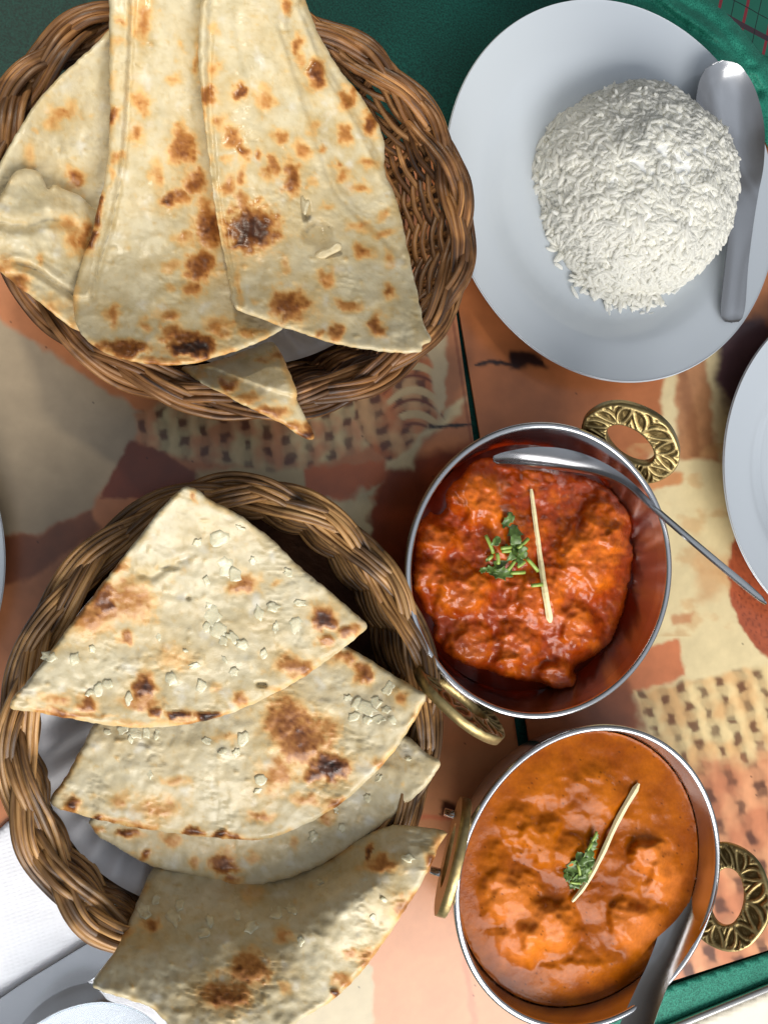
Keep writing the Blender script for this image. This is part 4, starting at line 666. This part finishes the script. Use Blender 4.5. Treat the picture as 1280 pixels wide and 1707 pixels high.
def c2(x, y, z, d_):
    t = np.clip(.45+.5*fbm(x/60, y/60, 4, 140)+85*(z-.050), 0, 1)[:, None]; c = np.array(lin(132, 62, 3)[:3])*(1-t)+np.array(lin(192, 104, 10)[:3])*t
    lp = np.zeros(len(x))
    for a_, b_, r_, h in lump2[:6]: lp = np.maximum(lp, ss(1.0, .4, np.hypot(x-a_, y-b_)/r_+.3*fbm(x/20, y/20, 2, 141)))
    lp = (.45*lp)[:, None]; c = c*(1-lp)+np.array(lin(218, 124, 56)[:3])*lp; sp = (RNG.random(len(x)) < .004); c[sp] *= .35; return c
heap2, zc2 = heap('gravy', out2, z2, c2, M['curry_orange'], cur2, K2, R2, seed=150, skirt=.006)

# garnishes ---------------------------------------------------------
def stick(label, pts, zat, w, lift=.0012):
    p = np.array(pts, float); zz = np.array([zat(*q) for q in p]); zz = np.maximum(zz, np.linspace(zz[0], zz[-1], len(zz)))+lift; S = catmull(U(p[:, 0], p[:, 1], zz), 26); r_ = w*np.clip(1.15-.5*np.linspace(0, 1, 26), .3, 1.2)*(1+.06*np.sin(np.arange(26)*1.3)); r_[0] *= .45; r_[-1] *= .6
    v, f, uv = tube(S, r_, 6, True, .8); return tag(mesh_obj('ginger_stick', v, f, M['ginger'], None, False, fix=True), label, 'ginger', 'ginger garnish')
stick('pale ginger matchstick lying on the red curry', [(917, 1037), (908, 985), (900, 930), (892, 870), (885, 815)][::-1][::-1], zc1, .0019, .0016)
stick('pale ginger matchstick lying on the orange curry', [(1064, 1306), (1030, 1365), (1000, 1430), (975, 1475), (953, 1503)], zc2, .0019, .0013)
def leaf(parent, cx, cy, z, L, rot, tilt, seed, w=.55):
    r_ = np.random.default_rng(seed); nu, nv = 13, 9; u = np.linspace(0, 1, nu); vv = np.linspace(-1, 1, nv); prof = w*np.sin(np.pi*np.clip(u, .02, .98))**.7*(1+.28*np.sin(u*19+seed))
    Xl = L*(u-.5)[:, None]+.08*L*np.abs(vv)[None]*np.sin(u*17)[:, None]; Yl = L*.5*prof[:, None]*vv[None]; curl = r_.uniform(.1, .5); Zl = curl*L*.5*(np.abs(vv)**1.5)[None]*prof[:, None]+.12*L*np.sin(u*5+seed)[:, None]*(1+.3*vv[None])
    c, s_ = math.cos(rot), math.sin(rot); cw = U(np.array(float(cx)), np.array(float(cy)), np.array(z)); top = np.stack([cw[0]+Xl*c-Yl*s_, cw[1]+Xl*s_+Yl*c, cw[2]+Zl+tilt*Xl], -1).reshape(-1, 3); bot = top-[0, 0, .0003]; n = nu*nv
    f = [(i*nv+j, i*nv+j+1, (i+1)*nv+j+1, (i+1)*nv+j) for i in range(nu-1) for j in range(nv-1)]; f += [tuple(x+n for x in q[::-1]) for q in f]
    f += [(i*nv, (i+1)*nv, (i+1)*nv+n, i*nv+n) for i in range(nu-1)]+[((i+1)*nv+nv-1, i*nv+nv-1, i*nv+nv-1+n, (i+1)*nv+nv-1+n) for i in range(nu-1)]
    mesh_obj('leaf', top if False else np.vstack([top, bot]), f, M['leaf'], parent)
def stem(parent, x0, y0, x1, y1, z, r_=.0010, lift=.0):
    S = U(np.linspace(x0, x1, 6), np.linspace(y0, y1, 6), np.linspace(z, z+lift, 6)); S[:, 2] += .0006*np.sin(np.linspace(0, 3.14, 6)); v, f, uv = tube(S, r_, 7); mesh_obj('stem', v, f, M['stem'], parent)
g1 = thing('coriander_garnish', 'chopped green coriander leaves and stems on the red curry', 'herb', 'coriander garnish'); zz = lambda x, y: float(zc1(x, y))
for i, (x, y, L, rot) in enumerate([(845, 868, .0085, 1.1), (856, 890, .013, -1.5), (851, 862, .006, 1.9), (826, 902, .007, .6), (858, 905, .009, -1.3), (833, 940, .010, .5), (820, 950, .008, -.3), (836, 955, .012, .1), (853, 925, .008, .9), (870, 920, .009, -1.0), (866, 932, .007, 1.2), (805, 950, .005, .2), (846, 915, .006, 2.2), (815, 930, .005, 1.0)]):
    leaf(g1, x, y, zz(x, y)+.0018+.0004*(i % 4), L*1.1, rot, .1*math.sin(i*2.1), 10+i)
for x0, y0, x1, y1 in [(809, 892, 822, 922), (834, 914, 851, 912), (836, 919, 850, 918), (862, 914, 880, 898), (877, 930, 896, 952), (850, 955, 874, 954), (885, 976, 903, 974), (862, 945, 874, 936), (846, 950, 858, 934), (813, 932, 820, 926), (828, 922, 830, 940)]:
    stem(g1, x0, y0, x1, y1, max(zz(x0, y0), zz(x1, y1))+.0022, .0011)
g2 = thing('coriander_garnish', 'clump of curled green coriander on the orange curry', 'herb', 'coriander garnish'); zz = lambda x, y: float(zc2(x, y))
for i, (x, y, L, rot) in enumerate([(990, 1398, .007, 1.3), (985, 1412, .008, 1.2), (978, 1425, .009, .8), (968, 1432, .008, 1.9), (980, 1436, .009, .2), (955, 1446, .010, 1.5), (964, 1452, .009, .6), (972, 1450, .009, -.6), (950, 1455, .008, 2.3), (960, 1466, .010, .2), (945, 1458, .007, 1.2), (968, 1440, .007, 2.6), (985, 1445, .007, -1.0), (956, 1474, .007, .9), (974, 1462, .007, .3)]):
    leaf(g2, x, y, zz(x, y)+.0014+.0006*(i % 4), L*1.0, rot, .15*math.sin(i*1.7), 60+i, .75)
for x0, y0, x1, y1 in [(984, 1405, 994, 1386), (975, 1420, 985, 1405), (962, 1440, 966, 1458), (970, 1458, 985, 1450), (950, 1470, 966, 1472)]: stem(g2, x0, y0, x1, y1, zz(x0, y0)+.0022, .0008)

# serving spoons ----------------------------------------------------
spoon('serving_spoon', 'steel serving spoon leaning out of the red curry bowl to the right',
      [(822, 766, .050, .003, .0005), (850, 762, .0515, .0060, .002), (900, 760, .0535, .0095, .005), (950, 764, .0550, .0105, .006), (1000, 778, .0570, .0090, .004), (1045, 803, .0595, .0062, .002), (1090, 845, .0630, .0050, .0010), (1150, 897, .0660, .0055, .0010), (1210, 948, .0660, .0063, .0010), (1255, 985, .064, .0063, .0010), (1276, 1002, .0625, .003, .0003)],
      [(.10, .85, .62), (.10, .85, .62), (.25, .80, .60), (-.45, -.45, .75), (-.50, -.50, .70), (-.50, -.5, .7)][:3]+[(.30, .75, .6), (.35, .70, .62)], M['steel_cut'], .52, ('spoon_bowl', 'handle'))
spoon('serving_spoon', 'steel serving spoon dipped in the orange curry, handle towards the viewer',
      [(1140, 1350, .0435, .004, .0005), (1149, 1378, .0455, .0095, .003), (1152, 1420, .0485, .0135, .006), (1150, 1470, .0495, .0145, .0065), (1140, 1520, .0510, .0125, .005), (1122, 1570, .0535, .0090, .0025), (1100, 1615, .0570, .0070, .0010), (1080, 1660, .0610, .0072, .0008), (1060, 1710, .0650, .0078, .0008), (1040, 1760, .069, .0075, .0008), (1030, 1785, .071, .003, .0003)],
      [(-.75, .15, .62), (-.75, .15, .62), (-.75, .25, .6), (-.70, .3, .65)], M['steel_cut'], .55, ('spoon_bowl', 'handle'))

# ------------------------------------------------------------------ things at the corners
ob, _ = sheet('napkin', [(-60, 1360), (360, 1400), (430, 1800), (-60, 1800)], [(-60, 1400, .004), (150, 1500, .0035), (400, 1700, .0035), (0, 1750, .0036), (0, 1500, .004)], M['tissue'], None, thick=.0016, step=7, seed=200, bumps=(.4, .1), jitter=0, colour=(.8, .8, .8, 1))
tag(ob, 'white embossed paper napkin under the lower left of the bottom basket', 'napkin')
spoon('table_knife', 'flat grey steel knife handle on the white napkin at the lower left',
      [(-60, 1742, .0085, .006, .0001), (-40, 1728, .0085, .0080, .0002), (40, 1672, .0085, .0084, .0002), (110, 1628, .0085, .0084, .0002), (190, 1578, .0085, .0082, .0002), (260, 1535, .0085, .009, .0002), (330, 1492, .0085, .007, .0001), (380, 1462, .0085, .003, .0001)],
      (.25, .35, 1), M['steel_cut'], .62, ('handle', 'blade'), 'knife', .0020)
gc = U(np.array(141.0), np.array(1826.0), np.array(.036)); gl_ = thing('drinking_glass', 'rim of a clear glass at the bottom left corner', 'glass'); gl_.location = (gc[0], gc[1], 0)
v, f = lathe(catmull([(0, .007), (.036, .007), (.038, .010), (.040, .02), (.0425, .034), (.0431, .0349), (.0437, .034), (.0413, .02), (.0392, .008), (.037, .0045), (0, .0045)], 60), 96); mesh_obj('glass_wall', v, f, M['glass'], gl_)
# beige tray with a metal edge, lower right
tr = thing('tray', 'corner of a beige board with a silver metal edge at the bottom right', 'tray')
sheet('board', [(1118, 1716), (1200, 1682), (1300, 1641), (1320, 1860), (1118, 1860)], [(1118, 1716, .0035), (1300, 1641, .0035), (1200, 1800, .0035)], M['laminate'], tr, thick=.004, step=8, seed=210, bumps=(0, 0), jitter=0, edge=4, colour=(.6, .6, .6, 1))
S = U(np.array([1060., 1110, 1200, 1300, 1340]), np.array([1737., 1716, 1679, 1638, 1622]), np.full(5, .0030)); v, f, uv = tube(S, .0026, 12); mesh_obj('metal_edge', v, f, M['trim'], tr)
# tartan cloth and crumpled satin sash, upper right
ob, _ = sheet('tartan_cloth', [(1040, -90), (1340, -90), (1340, 260), (1290, 225), (1240, 60), (1150, -20)], [(1040, -90, .0006), (1340, -90, .0006), (1340, 200, .0006), (1200, 0, .0014)], M['tartan'], None, thick=.0008, step=8, seed=220, bumps=(.5, .1), jitter=0, edge=3, colour=(.1, .1, .1, 1)); tag(ob, 'green tartan cloth with red lines in the top right corner', 'cloth')
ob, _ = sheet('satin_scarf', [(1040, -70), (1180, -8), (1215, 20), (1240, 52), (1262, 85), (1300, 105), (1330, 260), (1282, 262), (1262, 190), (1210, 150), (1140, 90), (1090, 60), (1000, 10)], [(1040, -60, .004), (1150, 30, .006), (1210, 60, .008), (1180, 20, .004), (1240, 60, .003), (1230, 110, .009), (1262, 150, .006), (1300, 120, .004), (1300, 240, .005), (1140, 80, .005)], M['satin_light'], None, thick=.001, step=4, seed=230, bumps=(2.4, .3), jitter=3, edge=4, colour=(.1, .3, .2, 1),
     creases=[([(1080, 0), (1150, 50), (1215, 90), (1262, 150)], .004, 9), ([(1130, 0), (1190, 40), (1250, 110)], .003, 8)]); tag(ob, 'crumpled shiny green satin scarf beside the rice plate', 'cloth')
ob, _ = sheet('lit_satin_strip', [(930, 1712), (1128, 1638), (1330, 1570), (1345, 1650), (1100, 1745), (940, 1800)], [(930, 1712, .0004), (1330, 1570, .0004), (1100, 1745, .0004)], M['satin_light'], None, thick=.0008, step=8, seed=240, bumps=(0, 0), jitter=0, edge=3, colour=(.1, .3, .2, 1)); tag(ob, 'strip of the green satin cloth, coloured brighter as if lit, between the placemat and the beige board', 'cloth')  # lighter copy of the tablecloth satin, stronger light put into its colour
